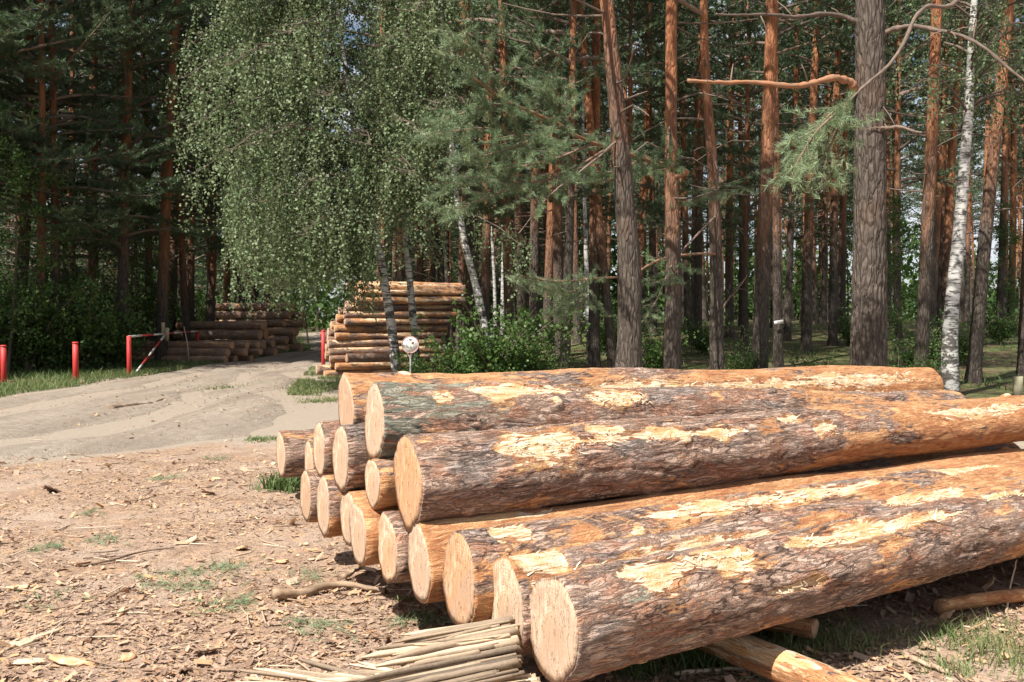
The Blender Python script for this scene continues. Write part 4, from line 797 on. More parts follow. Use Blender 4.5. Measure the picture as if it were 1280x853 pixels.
def birch(label, pts, rad, R, limbs, zlo, zhi, lmax, az0, azs, hang, strings, group='birches', n=60, low=None):
    pts = np.asarray(pts, float); o = pts[0].copy(); o[2] = gz(o[0], o[1]) - 0.02; t = thing('birch_tree', label, 'tree', group, tuple(o)); loc = pts - o; loc[0, 2] = -0.3
    P = spline(loc, n); zz = np.linspace(0, 1, n); V, fs = tube(P, rad * (1 - 0.8 * zz) * (1 + 0.35 * np.exp(-zz * 25)), 14)
    kk = 14 * n; V[:kk] += (vnoise(V[:kk, 2] * 5, V[:kk, 0] * 9 + V[:kk, 1] * 7, 5)[:, None] - 0.5) * 0.02
    link('trunk', mesh('trunk', V, fs, M['birch'], {}, True), t)
    b = MB(); starts = []
    for k in range(limbs):
        z = R.uniform(zlo, zhi); c = np.array([np.interp(z, P[:, 2], P[:, q]) for q in range(3)]); az = az0 + R.normal(0, azs); L = lmax * R.uniform(0.35, 1.0) * (1.1 - 0.2 * (z - zlo) / (zhi - zlo + 1e-6))
        h = np.array([math.cos(az), math.sin(az), 0]); s = np.linspace(0, 1, 8); ax = c + h * (L * s)[:, None]; ax[:, 2] += L * (0.75 * s - 0.75 * s ** 2.2)
        V, fs = tube(ax, np.linspace(0.03, 0.006, 8), 5, False); b.add(V, fs, 0.1, 1); sd = np.array([-h[1], h[0], 0])
        for w in range(strings):
            f = R.uniform(0.2, 1.05); q = np.array([np.interp(min(f, 1), s, ax[:, d]) for d in range(3)]); e = q + sd * R.normal(0, 0.38) + h * (max(f - 1, 0) * L + R.normal(0, 0.1)) + [0, 0, R.uniform(-0.05, 0.2)]
            thinseg(b, [(q, e)], 0.006, 1, 0.2); starts.append(e)
    birch_leaves(b, starts, R, *hang)
    if low: birch_leaves(b, low_starts(P, R, *low), R, 0.4, 1.4)
    link('crown', b.mesh('crown', [M['bleaf'], M['wood_dark']]), t); return t
R = np.random.default_rng(950); YB = 21.0
tp = lambda L_, Y: [W(a, b_, Y) for a, b_ in L_]
birch('birch leaning left before the pale stack with long hanging foliage', tp([(500, 488), (492, 430), (480, 350), (462, 250), (447, 190), (438, 120), (425, 40), (410, -80), (395, -230)], YB), 0.118, R, 76, 2.7, 11.0, 3.45, math.pi + 0.3, 1.0, (0.35, 1.35), 38, low=(640, 2.9, 4.6, math.pi + 0.2, 0.6, 3.3))
R = np.random.default_rng(951)
birch('slim birch stem beside the round sign', tp([(523, 482), (519, 430), (512, 350), (506, 290), (503, 200), (510, 80), (512, -60), (515, -160)], 21.8), 0.095, R, 34, 3.4, 10.5, 2.3, math.pi + 0.9, 1.5, (0.3, 1.2), 28)
R = np.random.default_rng(952)
birch('birch bent to the right at its foot behind the leafy bush', tp([(622, 490), (612, 440), (598, 372), (580, 300), (568, 220), (561, 140), (552, 40), (545, -90), (540, -180)], 20.2), 0.10, R, 30, 4.6, 10.0, 2.0, math.pi + 0.6, 1.2, (0.3, 1.1), 26)
R = np.random.default_rng(953)
birch('thin white birch left one of a pair behind the leafy bush', tp([(620, 470), (619, 400), (617, 330), (612, 250), (608, 120), (604, -60)], 30), 0.07, R, 10, 8, 13, 1.5, 0, 3, (0.3, 0.9), 8)
birch('thin white birch right one of a pair behind the leafy bush', tp([(629, 472), (628, 400), (629, 330), (630, 250), (629, 120), (632, -60)], 29), 0.085, R, 10, 8, 13, 1.5, 0, 3, (0.3, 0.9), 8)
birch('straight white birch between pines left of the dark stout pine', tp([(738, 468), (736, 420), (733, 330), (731, 250), (729, 150), (731, -60)], 27), 0.095, R, 12, 8, 14, 1.6, 0, 3, (0.3, 0.9), 8)
R = np.random.default_rng(954)
birch('thick white birch leaning right near the right edge', tp([(1187, 497), (1188, 470), (1187, 430), (1191, 370), (1199, 290), (1206, 200), (1212, 120), (1214, 60), (1222, -60), (1230, -190)], 19.2), 0.185, R, 22, 5.6, 9.5, 2.4, math.pi / 2, 3, (0.3, 0.8), 10)

# ------------------------------------------------------------------ shrubs, saplings, far woodland
def shrub(label, px, Y, s, var, group=None, sz=None):
    x = (px - 640) / F * Y; place_tree('shrub', label, group, (x, Y, gz(x, Y)), 0, rng.uniform(0, 6.28), (s, s, sz or s), DV[var], 'shrub')
shrub('dense green bush right of the round sign, left half of the big clump', 582, 20.2, 0.9, 0, 'leafy bush behind the front logs')
shrub('dense green bush in the middle of the big clump at the bent birch', 618, 19.8, 1.08, 1, 'leafy bush behind the front logs')
shrub('dense green bush at the right end of the big clump', 655, 20.4, 0.95, 2, 'leafy bush behind the front logs')
shrub('low green bush at the foot of the round sign', 533, 20.6, 0.55, 1, 'leafy bush behind the front logs')
shrub('low green bush in front of the big clump by the pine foot', 684, 21.0, 0.5, 0, 'leafy bush behind the front logs')
for k, (px, Y, s, lab) in enumerate([(925, 21, 0.6, 'sparse green shrub between the low boughed pine and the thick dark pine'), (1125, 18, 0.6, 'green shrub just right of the thick old pine foot'), (1150, 24, 0.8, 'green shrub behind the dark straight pine'), (1205, 27, 0.7, 'green shrub behind the white birch on the right'), (1250, 34, 0.8, 'pale shrub near the right edge of the forest'), (815, 24, 0.8, 'low shrub between the stout pine and the orange bough pine'), (880, 30, 0.7, 'low shrub behind the low boughed pine'), (760, 30, 0.9, 'low shrub behind the straight white birch'), (1065, 34, 0.7, 'shrub behind the foot of the thick old pine'), (1020, 20.5, 0.5, 'small seedling shrub below the pale trunked pine')]):
    shrub(lab, px, Y, s, k % 3, 'forest shrubs on the right')
for k, (px, Y, s, lab) in enumerate([(-10, 27, 1.4, 'dark shrub at the left edge behind the first red post'), (35, 27.5, 1.5, 'dark shrub between the first and second red posts'), (70, 28, 1.3, 'dark shrub just left of the second red post'), (105, 28.5, 1.5, 'dark shrub just right of the second red post'), (140, 29.5, 1.4, 'dark shrub left of the tall gate post'), (178, 38, 1.6, 'dark shrub behind the striped brace of the gate'), (215, 40, 1.6, 'dark shrub behind the gate board'), (250, 44, 1.6, 'dark shrub behind the far gate post'), (20, 32, 1.9, 'tall dark shrub behind the left edge shrubs'), (85, 33, 1.9, 'tall dark shrub behind the second red post'), (130, 34, 1.9, 'tall dark shrub in the gap left of the gate')]):
    shrub(lab, px, Y, s, k % 3, 'undergrowth along the forest edge on the left')
def sapling(label, px, Y, s, var, grp='broadleaved saplings'):
    x = (px - 640) / F * Y; place_tree('sapling', label, grp, (x, Y, gz(x, Y)), rng.normal(0, 0.03), rng.uniform(0, 6.28), (s, s, s), SV[var], 'tree')
for a_ in [('bright leaved sapling at the left edge', 8, 26.5, 0.98, 0), ('sapling behind the second red post with pale leaves', 70, 31, 0.95, 1), ('sapling among the pines left of the gate', 150, 34, 0.95, 0), ('sapling in shade behind the gate board', 195, 37, 0.8, 1), ('sapling right of the thick old pine', 1128, 26, 0.6, 1), ('sapling behind the dark leaning pine on the right', 1250, 38, 0.7, 0), ('bright sapling behind the pale trunked pine', 1060, 55, 1.0, 1), ('sunny sapling left of the thick old pine deep in the forest', 1000, 62, 1.1, 0), ('sapling deep behind the thick dark pine', 935, 50, 0.9, 1), ('dark sapling at the bend of the road', 385, 58, 1.0, 0), ('dark sapling left of the road bend', 345, 64, 1.1, 1), ('sapling behind the top of the pale stack', 460, 52, 1.0, 1)]: sapling(*a_)
# far-off young wood closing the view
R = np.random.default_rng(970); b = MB()
for k in range(460):
    Y = R.uniform(95, 150); x = R.uniform(-0.62, 0.62) * Y; h = R.uniform(3.5, 11) if x > 12 else R.uniform(6, 16); n = 95; c = np.array([x, Y, gz(x, Y)])
    rr = R.random((n, 1)); P = c + R.normal(0, 1, (n, 3)) * [h * 0.24, h * 0.24, 0] * (1.1 - rr) + np.concatenate([np.zeros((n, 2)), rr * h], 1)
    leaves(b, P, R.normal(0, 1, (n, 3)), 0.75, R, (0.0 + 0.4 * R.random(), 0.6 + 0.3 * R.random()), 0.45)
fw = link('far_woodland', b.mesh('far_woodland', [M['sleaf']])); tag(fw, 'far-off young green wood closing the view between the trunks', 'woodland', kind='stuff')

# ------------------------------------------------------------------ gate, posts, signs
def obj_tube(name, pts, r, mat, parent, k=14, n=None):
    V, fs = tube(np.asarray(pts, float), r, k); return link(name, mesh(name, V, fs, mat, {'tone': np.full(len(V), 0.5)}, True), parent)
def gate_post(label, px, py, top, w):
    p = G(px, py); h = (py - top) * p[1] / F; t = thing('red_post', label, 'post', 'red steel posts beside the road', tuple(p))
    r = w * p[1] / F / 2; obj_tube('tube', [(0, 0, -0.3), (0, 0, h * 0.5), (0.0, 0, h - 0.03)], r, M['red'], t)
    zt = np.array([h - 0.03, h - 0.005, h + 0.01]); obj_tube('cap', [(0, 0, z) for z in zt], np.array([r * 1.12, r * 1.12, r * 0.7]), M['red'], t); return t
gate_post('red steel post at the left edge of the grass verge', 4, 478, 432, 7)
gate_post('lone red steel post between the left edge and the gate', 94, 475, 428, 7)
pr = gate_post('thin red steel post with a knob beside the pale stack', 404, 458, 413, 5)
obj_tube('hinge_lug', [(-0.10, 0, 1.02), (0.02, 0, 1.04)], 0.04, M['red'], pr)
ga = G(161, 470); gb = G(247, 450); hA = 50 * ga[1] / F; hB = 35 * gb[1] / F + 0.06
gt = thing('barrier_gate', 'open red and white striped barrier gate at the road side', 'gate', None, tuple(ga)); rel = gb - ga
def gpost(x, h, r): 
    return obj_tube('post', [x + [0, 0, -0.3], x + [0, 0, h * 0.5], x + [0, 0, h]], r, M['red'], gt)
gpost(np.zeros(3), hA, 0.06); gpost(rel, hB, 0.06)
barA = np.array([0, 0, hA - 0.02]); barB = rel + [0, 0, hB - 0.02]; nS = 10
def striped(name, A, B, r, nS, first):
    root = obj_tube(name, [A, A + (B - A) * 0.5 / nS, A + (B - A) / nS], r, M[first], gt)
    for k in range(1, nS):
        c = M['white'] if ((k % 2 == 1) == (first == 'red')) else M['red']; obj_tube('stripe', [A + (B - A) * k / nS, A + (B - A) * (k + 0.5) / nS, A + (B - A) * (k + 1) / nS], r, c, root)
striped('top_bar', barA, barB, 0.028, 7, 'white'); striped('brace', np.array([0.12, 0.1, 0.06]), barA + (barB - barA) * 0.46, 0.026, 5, 'white')
def boxm(name, size, mat, jit=0.0, seed=0):
    R = np.random.default_rng(seed); x, y, z = np.array(size) / 2; V = np.array([[sx * x, sy * y, sz * z] for sx in (-1, 1) for sy in (-1, 1) for sz in (-1, 1)]) + R.normal(0, jit, (8, 3))
    Fq = [[0, 1, 3, 2], [4, 6, 7, 5], [0, 4, 5, 1], [2, 3, 7, 6], [0, 2, 6, 4], [1, 5, 7, 3]]; return mesh(name, V, [np.array(Fq)], mat, {'tone': np.full(8, 0.6)})
bo = link('board', boxm('board', (0.10, 0.03, 0.52), M['board'], 0.006, 1)); bo.location = Vector(W(204, 414, 30.2)); tag(bo, 'mossy upright board hung on the gate top bar, left piece', 'board', 'old boards on the gate')
bo = link('board', boxm('board', (0.11, 0.03, 0.40), M['board'], 0.006, 2)); bo.location = Vector(W(209, 418, 30.15)); bo.rotation_euler = (0, 0.05, 0); tag(bo, 'shorter mossy board on the gate top bar, right piece', 'board', 'old boards on the gate')
b = MB(); sr = np.random.default_rng(5); c = G(236, 456); V, fs = tube([c, c + [-0.05, 0, 0.7], c + [-0.16, 0, 1.25]], [0.02, 0.018, 0.01], 6); b.add(V, fs, 0.9)
for k in range(60):
    a = sr.uniform(0, 6.28); l = sr.uniform(0.15, 0.55); V, fs = tube([c, c + [math.cos(a) * l * 0.5, math.sin(a) * l * 0.4, 0.2 * l], c + [math.cos(a) * l * 1.5, math.sin(a) * l, sr.uniform(0.0, 0.35)]], [0.008, 0.006, 0.003], 4); b.add(V, fs, sr.uniform(0.2, 0.9))
tag(link('twig_heap', b.mesh('twig_heap', M['stick'])), 'heap of dry twigs with one upright pale stick by the far gate post', 'twigs')

# round prohibition sign on a thin pole
ps = np.array([*((513 - 640) / F * 19.6, 19.6), 0]); ps = np.array([(513 - 640) / F * 19.6, 19.6, 0.0]); ps[2] = gz(ps[0], ps[1])
sg = thing('round_sign', 'round faded white sign with red rim on a thin pole before the birches', 'sign', None, tuple(ps)); hz_ = W(513, 431, 19.6)[2] - ps[2]
obj_tube('pole', [(0, 0, -0.3), (0, 0, 0.6), (0, 0, hz_ + 0.1)], 0.018, M['zinc'], sg)
def disc(name, r0, r1, th, y, mat, parent, n=40):
    a = np.linspace(0, 2 * np.pi, n, endpoint=False); ring = np.stack([np.cos(a), 0 * a, np.sin(a)], -1); V = np.concatenate([ring * r1 + [0, y, 0], ring * r1 + [0, y + th, 0], ring * r0 + [0, y, 0], ring * r0 + [0, y + th, 0]]); j = np.arange(n); k = (j + 1) % n
    fs = [np.stack([j, k, n + k, n + j], -1), np.stack([2 * n + j, 2 * n + k, k, j], -1), np.stack([n + j, n + k, 3 * n + k, 3 * n + j], -1)]
    if r0 > 0.001: fs.append(np.stack([2 * n + k, 2 * n + j, 3 * n + j, 3 * n + k], -1))
    o = link(name, mesh(name, V, fs, mat, {'tone': np.full(len(V), 0.5)}), parent); o.location = (0, 0, hz_); return o
disc('sign_plate', 0.0005, 0.172, 0.012, -0.035, M['white'], sg); disc('faded_rim', 0.162, 0.176, 0.016, -0.042, M['print_red'], sg)
for (dx, dz, w, h, mt) in [(-0.06, -0.045, 0.05, 0.022, 'print_grey'), (0.0, -0.06, 0.045, 0.02, 'print_grey'), (0.055, -0.045, 0.035, 0.03, 'print_grey'), (0.03, 0.045, 0.075, 0.05, 'print_red'), (0.0, 0.11, 0.05, 0.05, 'print_grey'), (-0.07, 0.10, 0.03, 0.03, 'print_grey')]:
    o = link('faded_print', boxm('faded_print', (w, 0.003, h), M[mt], 0.004, int(abs(dx) * 1000 + w * 1000)), sg); o.location = (dx, -0.0375, hz_ + dz); o.rotation_euler = (0, 0.2, 0)
# little white sign nailed to a pine
pw = W(973.5, 403, 25.75); tsn = thing('tree_sign', 'small tilted white sign nailed to the slim dark pine', 'sign', None, tuple(pw)); tsn.rotation_euler = (0, -0.16, 0.1)
link('plate', boxm('plate', (0.255, 0.012, 0.095), M['white']), tsn)
for q in range(3): o = link('text_line', boxm('text_line', (0.17 - 0.03 * q, 0.003, 0.008), M['print_grey']), tsn); o.location = (0.01 * q, -0.0078, 0.024 - 0.022 * q)
# stake at the right edge
pk = G(1273, 503); st = link('marker_stake', boxm('marker_stake', (0.13, 0.12, 0.55), M['board'], 0.01, 9)); st.location = (pk[0], pk[1], pk[2] + 0.2); tag(st, 'short grey wooden marker stake at the right edge of the picture', 'stake')

# ------------------------------------------------------------------ litter on the ground
def on_ground(x, y): 
    n_ = 1 - sst(9, 14, np.hypot(x, y)); return ground_z(x, y) + n_ * (0.035 * (fbm(x * 3, y * 3, 21, 3) - 0.5) + 0.016 * (fbm(x * 14, y * 14, 22, 2) - 0.5))
def chips(b, x, y, R, smin, smax, tone):
    n = len(x); z = on_ground(x, y) + 0.004 + R.random(n) * 0.008; l = R.uniform(smin, smax, n) * (0.4 + R.random(n) ** 2); w = l * R.uniform(0.25, 0.6, n); a = R.uniform(0, 6.283, n)
    d = np.stack([np.cos(a), np.sin(a), R.normal(0, 0.33, n)], -1); d = unit(d); s = unit(np.stack([-np.sin(a), np.cos(a), R.normal(0, 0.3, n)], -1)); c = np.stack([x, y, z + 0.25 * l * np.abs(d[:, 2])], -1)
    up = np.cross(d, s); cur = (R.uniform(-0.05, 0.28, n) * w)[:, None] * up
    k1, k2 = R.uniform(0.55, 1, (2, n)); 
    V = np.stack([c - d * (l / 2)[:, None] - s * (w / 2 * k1)[:, None] + cur, c - d * (l / 2 * k2)[:, None], c - d * (l / 2 * k1)[:, None] + s * (w / 2)[:, None] + cur, c + d * (l / 2 * k1)[:, None] - s * (w / 2)[:, None] + cur, c + d * (l / 2)[:, None], c + d * (l / 2 * k2)[:, None] + s * (w / 2 * k1)[:, None] + cur], 1).reshape(-1, 3)
    ba = np.arange(n)[:, None] * 6; b.add(V, [np.concatenate([ba + [[0, 1, 4, 3]], ba + [[1, 2, 5, 4]]])], np.repeat(tone, 6))
R = np.random.default_rng(980); b = MB()
n = 78000; Y = 3.6 + 9.6 * R.random(n) ** 1.5; X = R.uniform(-0.58, 0.58, n) * Y
clump = fbm(X * 0.9, Y * 0.9, 55, 3); lim = np.where(Y + 0.22 * X < 10.3, 1.0, 0.12); keep = (R.random(n) < np.clip(0.12 + 3.2 * (clump - 0.36), 0.05, 1) * lim)
X, Y = X[keep], Y[keep]; clump = clump[keep]; tn = np.clip(R.beta(2.2, 2.2, len(X)) * 0.72 + 0.28 * (R.random(len(X)) < 0.16 + 0.3 * (vnoise(X * 1.3, Y * 1.3, 77) > 0.6)), 0, 1)
chips(b, X, Y, R, 0.010, 0.05, tn)
n = 1300; Y = 3.6 + 8.0 * R.random(n) ** 1.4; X = R.uniform(-0.58, 0.56, n) * Y; chips(b, X, Y, R, 0.04, 0.10, np.clip(R.normal(0.55, 0.22, n), 0, 1))
n = 7000; Y = R.uniform(11, 32, n); X = np.interp(Y, RL[:, 0], RL[:, 1]) + R.random(n) * 7.5; kp = (X < -3) & (fbm(X * 0.8, Y * 0.4, 58, 3) > 0.40); X, Y = X[kp], Y[kp]; b0 = b.n; chips(b, X, Y, R, 0.015, 0.06, np.clip(R.normal(0.35, 0.25, len(X)), 0, 1)); b.V[-1][:, 2] += 0.05
tag(link('bark_litter', b.mesh('bark_litter', M['chip'])), 'bark chips and wood crumbs covering the ground before the pile', 'bark litter', kind='stuff')
# thin twigs and needle sprays in the litter
b = MB()
for k in range(420):
    y = 3.7 + 9 * R.random() ** 1.4; x = R.uniform(-0.56, 0.56) * y; a = R.uniform(0, 6.28); l = R.uniform(0.06, 0.4); p = np.array([[x, y], [x + math.cos(a) * l * 0.5 + R.normal(0, 0.02), y + math.sin(a) * l * 0.5], [x + math.cos(a) * l, y + math.sin(a) * l]]); z = on_ground(p[:, 0], p[:, 1]) + R.uniform(0.006, 0.02)
    V, fs = tube(np.concatenate([p, z[:, None]], 1), np.array([0.004, 0.0035, 0.002]) * R.uniform(0.6, 1.6), 4, False); b.add(V, fs, R.uniform(0, 1))
tag(link('fallen_twigs', b.mesh('fallen_twigs', M['stick'])), 'thin dry twigs strewn over the bark litter', 'twigs', kind='stuff')
b = MB()
for (px, py, s, nn) in [(225, 730, 0.30, 60), (275, 715, 0.2, 30), (290, 760, 0.2, 36), (60, 690, 0.15, 20), (130, 680, 0.15, 20), (375, 788, 0.12, 14), (405, 795, 0.14, 18), (525, 780, 0.18, 36), (600, 655, 0.1, 8), (110, 645, 0.12, 10), (385, 725, 0.15, 16), (200, 600, 0.2, 20), (270, 575, 0.2, 18), (960, 840, 0.15, 10), (320, 550, 0.15, 20), (60, 755, 0.2, 14)]:
    c = G(px, py); P = c[:2] + R.normal(0, s * 0.5, (nn, 2)); z = on_ground(P[:, 0], P[:, 1]) + 0.02; Dd = np.concatenate([R.normal(0, 1, (nn, 2)), np.full((nn, 1), 0.12)], 1)
    tufts(b, np.concatenate([P, z[:, None]], 1), Dd, 16, 0.06, 0.003, R, (0.5, 1.1), (0.2, 0.8), 0.08)
tag(link('needle_sprays', b.mesh('needle_sprays', M['needle_n'])), 'shed green pine needle sprays scattered on the bark litter', 'needles', kind='stuff')
def blades(b, P, R, h, w, tone):
    n = len(P); a = R.uniform(0, 6.283, n); ln = R.normal(0, 0.65, (n, 2)); hh = h * R.uniform(0.25, 1.2, n); s = np.stack([np.cos(a), np.sin(a), 0 * a], -1) * (w * R.uniform(0.6, 1.3, n))[:, None]
    mid = P + np.concatenate([ln * (hh * 0.3)[:, None], (hh * 0.6)[:, None]], 1); tip = P + np.concatenate([ln * hh[:, None], hh[:, None]], 1)
    V = np.stack([P - s, P + s, mid + s * 0.7, mid - s * 0.7, tip], 1).reshape(-1, 3); ba = np.arange(n)[:, None] * 5; b.add(V, [ba + [[0, 1, 2, 3]], ba + [[3, 2, 4]]], np.repeat(np.clip(R.normal(*tone, n), 0, 1), 5))
b = MB()
n = 24000; Y = R.uniform(13, 50, n); lx = np.interp(Y, RL[:, 0], RL[:, 1]); X = lx + 0.35 - np.abs(R.normal(0, 1.15, n)) + 0.5 * (fbm(Y * 0.6, Y * 0, 66, 2) - 0.5); blades(b, np.stack([X, Y, on_ground(X, Y)], -1), R, 0.16, 0.008, (0.5, 0.2))
n = 9000; Y = R.uniform(19.5, 30, n); rx = np.interp(Y, RR[:, 0], RR[:, 1]); X = rx + np.abs(R.normal(0, 0.8, n)) - 0.1; kp = (fbm(X * 0.9, Y * 0.9, 67, 2) > 0.42) & (X < -3.9); X, Y = X[kp], Y[kp]; blades(b, np.stack([X, Y, on_ground(X, Y)], -1), R, 0.10, 0.007, (0.55, 0.2))
tag(link('verge_grass', b.mesh('verge_grass', M['grass'])), 'bright short grass along the road verges', 'grass', kind='stuff')
b = MB()
for (px, py, s, nn, h, tn) in [(358, 612, 0.22, 420, 0.15, 0.3), (1000, 805, 0.26, 360, 0.11, 0.6), (1060, 815, 0.2, 200, 0.09, 0.7), (960, 835, 0.16, 260, 0.10, 0.5), (880, 838, 0.15, 300, 0.11, 0.35), (800, 846, 0.12, 200, 0.10, 0.4), (1230, 815, 0.28, 260, 0.09, 0.72), (1265, 830, 0.25, 200, 0.10, 0.72), (1190, 800, 0.12, 100, 0.08, 0.5), (1190, 842, 0.12, 120, 0.07, 0.7), (245, 486, 0.8, 700, 0.06, 0.5), (395, 503, 0.35, 220, 0.06, 0.6), (325, 551, 0.25, 180, 0.05, 0.6), (520, 776, 0.08, 60, 0.05, 0.6), (505, 755, 0.07, 50, 0.05, 0.6), (425, 500, 0.6, 500, 0.07, 0.75), (405, 482, 1.5, 2200, 0.07, 0.68), (1120, 800, 0.2, 80, 0.06, 0.8), (1250, 790, 0.3, 160, 0.08, 0.8)]:
    c = G(px, py); P = c[:2] + R.normal(0, s * 0.55, (nn, 2)) * [1, 0.8]; blades(b, np.concatenate([P, on_ground(P[:, 0], P[:, 1])[:, None]], 1), R, h, 0.0035 if c[1] < 8 else 0.008, (tn, 0.15))
tag(link('grass_tufts', b.mesh('grass_tufts', M['grass'])), 'scattered grass tufts around the front pile and on the sand', 'grass', kind='stuff')
# forest floor cover on the right and under the trees
b = MB(); n = 20000; Y = 17 + 55 * R.random(n) ** 1.3; X = R.uniform(-0.12, 0.60, n) * Y; kp = fbm(X * 0.45, Y * 0.45, 91, 3) > 0.5; X, Y = X[kp], Y[kp]; blades(b, np.stack([X, Y, ground_z(X, Y)], -1), R, 0.16, 0.014, (0.45, 0.2))
n = 12000; Y = R.uniform(24, 60, n); X = np.interp(Y, RL[:, 0], RL[:, 1]) - 1 - R.random(n) * 9; blades(b, np.stack([X, Y, ground_z(X, Y)], -1), R, 0.22, 0.016, (0.25, 0.15))
tag(link('forest_floor_cover', b.mesh('forest_floor_cover', M['grass'])), 'low bilberry and grass cover on the shaded forest floor', 'ground cover', kind='stuff')

# ------------------------------------------------------------------ single pieces of wood on the ground
def shard_bundle(name, label, A, B, width, thick, n, seed, tone=(0.1, 0.9), cat='wood', fan=0.3, tilt=0.0):
    """a split board: side-by-side fibres of uneven height and length, frayed at one end"""
    R = np.random.default_rng(seed); A = np.array(A, float); B = np.array(B, float); d = unit(B - A); s = unit(np.cross(d, [0, 0, 1.0])); up = np.cross(s, d); L = np.linalg.norm(B - A); b = MB()
    ct, st_ = math.cos(tilt), math.sin(tilt); s, up = s * ct + up * st_, up * ct - s * st_; A = A + [0, 0, 0.5 * width * st_]
    for k in range(n):
        q = (k + 0.5) / n - 0.5; w = width / n * R.choice([0.7, 1.0, 1.6, 2.4]); h = thick * (0.18 + 0.35 * float(vnoise(q * 7 + 20, 0.0, seed)) + 0.45 * R.random() ** 1.5) * (1 - (2 * q) ** 4 * 0.5); slant = R.normal(0, 0.12) * thick
        t0 = R.uniform(0, 0.06) * L + (R.random() < 0.25) * R.uniform(0, 0.2) * L; t1 = L * np.clip(0.35 + 0.75 * float(vnoise(q * 5 + 3, 0.0, seed + 9)) + R.normal(0, 0.10), 0.3, 1.05); ring = []; lean = R.normal(0, fan) * 0.3 * width; lift = R.normal(0, 0.15) * thick
        for f in np.linspace(0, 1, 9):
            c = A + s * (q * width * (1 + 0.25 * fan * f) + lean * f ** 2) + d * (t0 + (t1 - t0) * f) + up * lift * f ** 2; pt = min(1.0, (1.02 - f) * (3.0 + 5 * R.random())); ww = w * pt; hh = h * (0.35 + 0.65 * pt) * (1 + R.normal(0, 0.05))
            ring += [c - s * ww / 2 - up * 0.004, c - s * ww / 2 + up * (hh + slant * 0.5), c + s * ww / 2 + up * (hh - slant * 0.5), c + s * ww / 2 - up * 0.004]
        i_ = np.arange(8)[:, None] * 4; j_ = np.arange(4)[None]; Q = np.stack([i_ + j_, i_ + (j_ + 1) % 4, i_ + 4 + (j_ + 1) % 4, i_ + 4 + j_], -1).reshape(-1, 4); b.add(np.array(ring), [Q, np.array([[0, 3, 2, 1]])], np.clip(tone[0] + (tone[1] - tone[0]) * (0.55 * float(vnoise(q * 9 + 7, 0.0, seed + 4)) + 0.45 * R.random()), 0, 1.2))
    o = link(name, b.mesh(name, M['splinter'])); return tag(o, label, cat)
shard_bundle('splintered_slab', 'long splintered wood slab leaning on the nearest log end', (0.05, 3.78, 0.22), (-0.80, 3.96, -0.02), 0.25, 0.06, 34, 1, (-0.3, 0.85), fan=0.4, tilt=0.85)
shard_bundle('splintered_slab', 'flat pale split board under the splintered slab', (0.12, 3.72, 0.13), (-0.40, 3.78, 0.02), 0.14, 0.04, 24, 2, (0.1, 1.1), fan=0.4, tilt=0.5)
shard_bundle('splintered_slab', 'pale splinter bundle lying at the bottom left of the slab', (-0.30, 3.95, 0.02), (-1.15, 4.25, 0.03), 0.20, 0.03, 30, 3, (0.1, 1.0), fan=0.8, tilt=0.25)
shard_bundle('splintered_slab', 'long pale wood strip among chips at the lower left', tuple(G(8, 815) + [0, 0, 0.01]), tuple(G(75, 795) + [0, 0, 0.02]), 0.06, 0.015, 5, 4, (0.5, 0.9))
shard_bundle('splintered_slab', 'white bare wood sliver at the lower left corner', tuple(G(10, 838) + [0, 0, 0.02]), tuple(G(60, 835) + [0, 0, 0.02]), 0.035, 0.015, 4, 5, (0.9, 1.2))
def stick(label, pts, r, tone, name='fallen_branch', mat='stick', k=8):
    P = spline(np.asarray(pts), 14); Rk = np.random.default_rng(len(label)); V, fs = tube(P + Rk.normal(0, r[0] * 0.15, P.shape), np.linspace(r[0], r[1], 14) * (1 + 0.12 * Rk.normal(size=14)), k); V += Rk.normal(0, r[0] * 0.07, V.shape); b = MB(); b.add(V, fs, tone + Rk.normal(0, 0.15, len(V))); return tag(link(name, b.mesh(name, M[mat], True)), label, 'branch')
up = lambda px, py, h: G(px, py) + [0, 0, h]
stick('curved bare branch with a cut end lying left of the pile', [up(340, 758, 0.05), up(375, 750, 0.035), up(425, 740, 0.03), up(480, 745, 0.02)], (0.03, 0.016), 0.45)
stick('short forked stick between the curved branch and the log ends', [up(428, 728, 0.02), up(450, 718, 0.03), up(470, 722, 0.03)], (0.016, 0.01), 0.6)
stick('dark stick lying across the sandy road', [up(136, 515, 0.02), up(160, 511, 0.04), up(188, 507, 0.02)], (0.07, 0.03), 0.15)
stick('thin dark stick on the sand beyond the dark one', [up(193, 505, 0.02), up(203, 502, 0.03), up(212, 500, 0.02)], (0.03, 0.02), 0.2)
stick('thin dark branch on the bark litter left of the pile', [up(100, 712, 0.015), up(140, 705, 0.02), up(175, 694, 0.015), up(215, 690, 0.02)], (0.008, 0.005), 0.1)
stick('upright forked twig under the far part of the nearest log', [up(1262, 775, 0.0), up(1266, 760, 0.08), up(1275, 755, 0.24)], (0.008, 0.004), 0.7)
stick('reddish bark stick on the ground at the lower right', [up(1140, 828, 0.015), up(1165, 840, 0.02), up(1190, 848, 0.015)], (0.014, 0.01), 0.55)
stick('thin pale stick on the ground below the nearest log', [up(845, 850, 0.015), up(900, 847, 0.02), up(945, 845, 0.015)], (0.012, 0.01), 0.75)
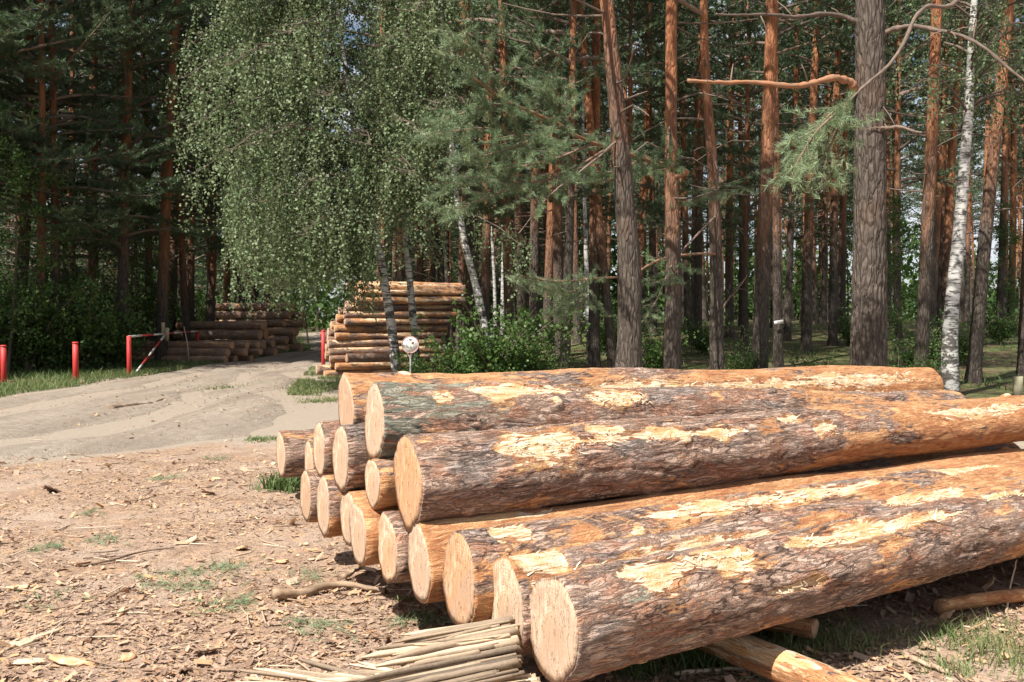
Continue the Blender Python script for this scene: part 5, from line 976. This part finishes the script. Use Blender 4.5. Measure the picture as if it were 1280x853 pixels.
def bark_piece(label, px, py, l, w, tone, seed, tilt=0.2):
    R = np.random.default_rng(seed); c = G(px, py); nu, nv = 9, 6; u = np.linspace(-1, 1, nu); v = np.linspace(-1, 1, nv); U, Vv = np.meshgrid(u, v, indexing='ij'); wd = w / 2 * (1 - 0.55 * np.abs(U) ** 2.5 + R.normal(0, 0.16, (nu, 1)))
    X = U * l / 2 + R.normal(0, 0.05, U.shape) * l; Y = Vv * wd; Z = 0.16 * w * (1 - Vv ** 2) * (1 + 0.5 * U) + R.normal(0, 0.05, U.shape) * w; P = np.stack([X, Y, Z], -1).reshape(-1, 3); n = len(P); P = np.concatenate([P, P - [0, 0, 0.008]])
    i = np.arange(nu - 1)[:, None] * nv; j = np.arange(nv - 1)[None]; Q = np.stack([i + j, i + nv + j, i + nv + j + 1, i + j + 1], -1).reshape(-1, 4)
    edge = list(range(0, n, nv)) + list(range(n - nv + 1, n)) + list(range(n - 1 - nv, 0, -nv)) + list(range(nv - 2, 0, -1)); e = np.array(edge); e2 = np.roll(e, -1); Es = np.stack([e, e + n, e2 + n, e2], -1)
    o = link('bark_piece', mesh('bark_piece', P, [Q, Q[:, ::-1] + n, Es], M['chip'], {'tone': tone + np.tile(R.normal(0, 0.12, n), 2)}, False)); o.location = (c[0], c[1], float(on_ground(c[0], c[1])) + 0.012); o.rotation_euler = (R.normal(0, tilt), R.normal(0, tilt), R.uniform(0, 6.28)); return tag(o, label, 'bark piece', 'loose bark pieces on the ground')
for a_ in [('orange bark flake near the left edge of the litter', 18, 740, 0.13, 0.06, 0.86, 1), ('dark bark piece standing on edge at the lower left', 104, 803, 0.10, 0.05, 0.1, 2, 0.9), ('yellow bark flake right of the standing dark piece', 146, 773, 0.12, 0.04, 0.93, 3), ('curled brown bark strip at the lower left', 125, 785, 0.14, 0.04, 0.35, 4), ('broad orange bark heap piece at the lower left', 85, 832, 0.22, 0.10, 0.8, 5), ('small orange bark flake right of the lower left heap', 155, 828, 0.09, 0.06, 0.78, 6), ('dark bark piece at the bottom edge left of the slab', 228, 845, 0.12, 0.05, 0.15, 7, 0.6), ('rolled reddish bark piece just left of the splintered slab', 447, 828, 0.12, 0.05, 0.45, 8), ('reddish bark flake below the third log end', 495, 775, 0.10, 0.06, 0.55, 9), ('grey green bark sliver below the log ends', 432, 775, 0.11, 0.04, 0.3, 10), ('big curled bark flake under the right log, left one', 1185, 775, 0.12, 0.08, 0.6, 11, 0.5), ('pale curled bark flake under the right log, right one', 1238, 738, 0.12, 0.07, 0.92, 12, 0.6), ('orange bark flake at the lower right corner', 1262, 825, 0.08, 0.03, 0.85, 13, 0.5), ('mossy dark bark heap on the litter near the road', 65, 617, 0.30, 0.12, 0.12, 14), ('brown bark strip beside the mossy dark heap', 30, 628, 0.25, 0.08, 0.3, 15), ('orange bark flakes left of the log ends', 300, 690, 0.13, 0.07, 0.8, 16), ('tan bark flake between the branch and the log ends', 350, 705, 0.12, 0.07, 0.66, 17), ('pale bark chip in the middle of the litter', 235, 679, 0.12, 0.05, 0.93, 18)]: bark_piece(*a_)
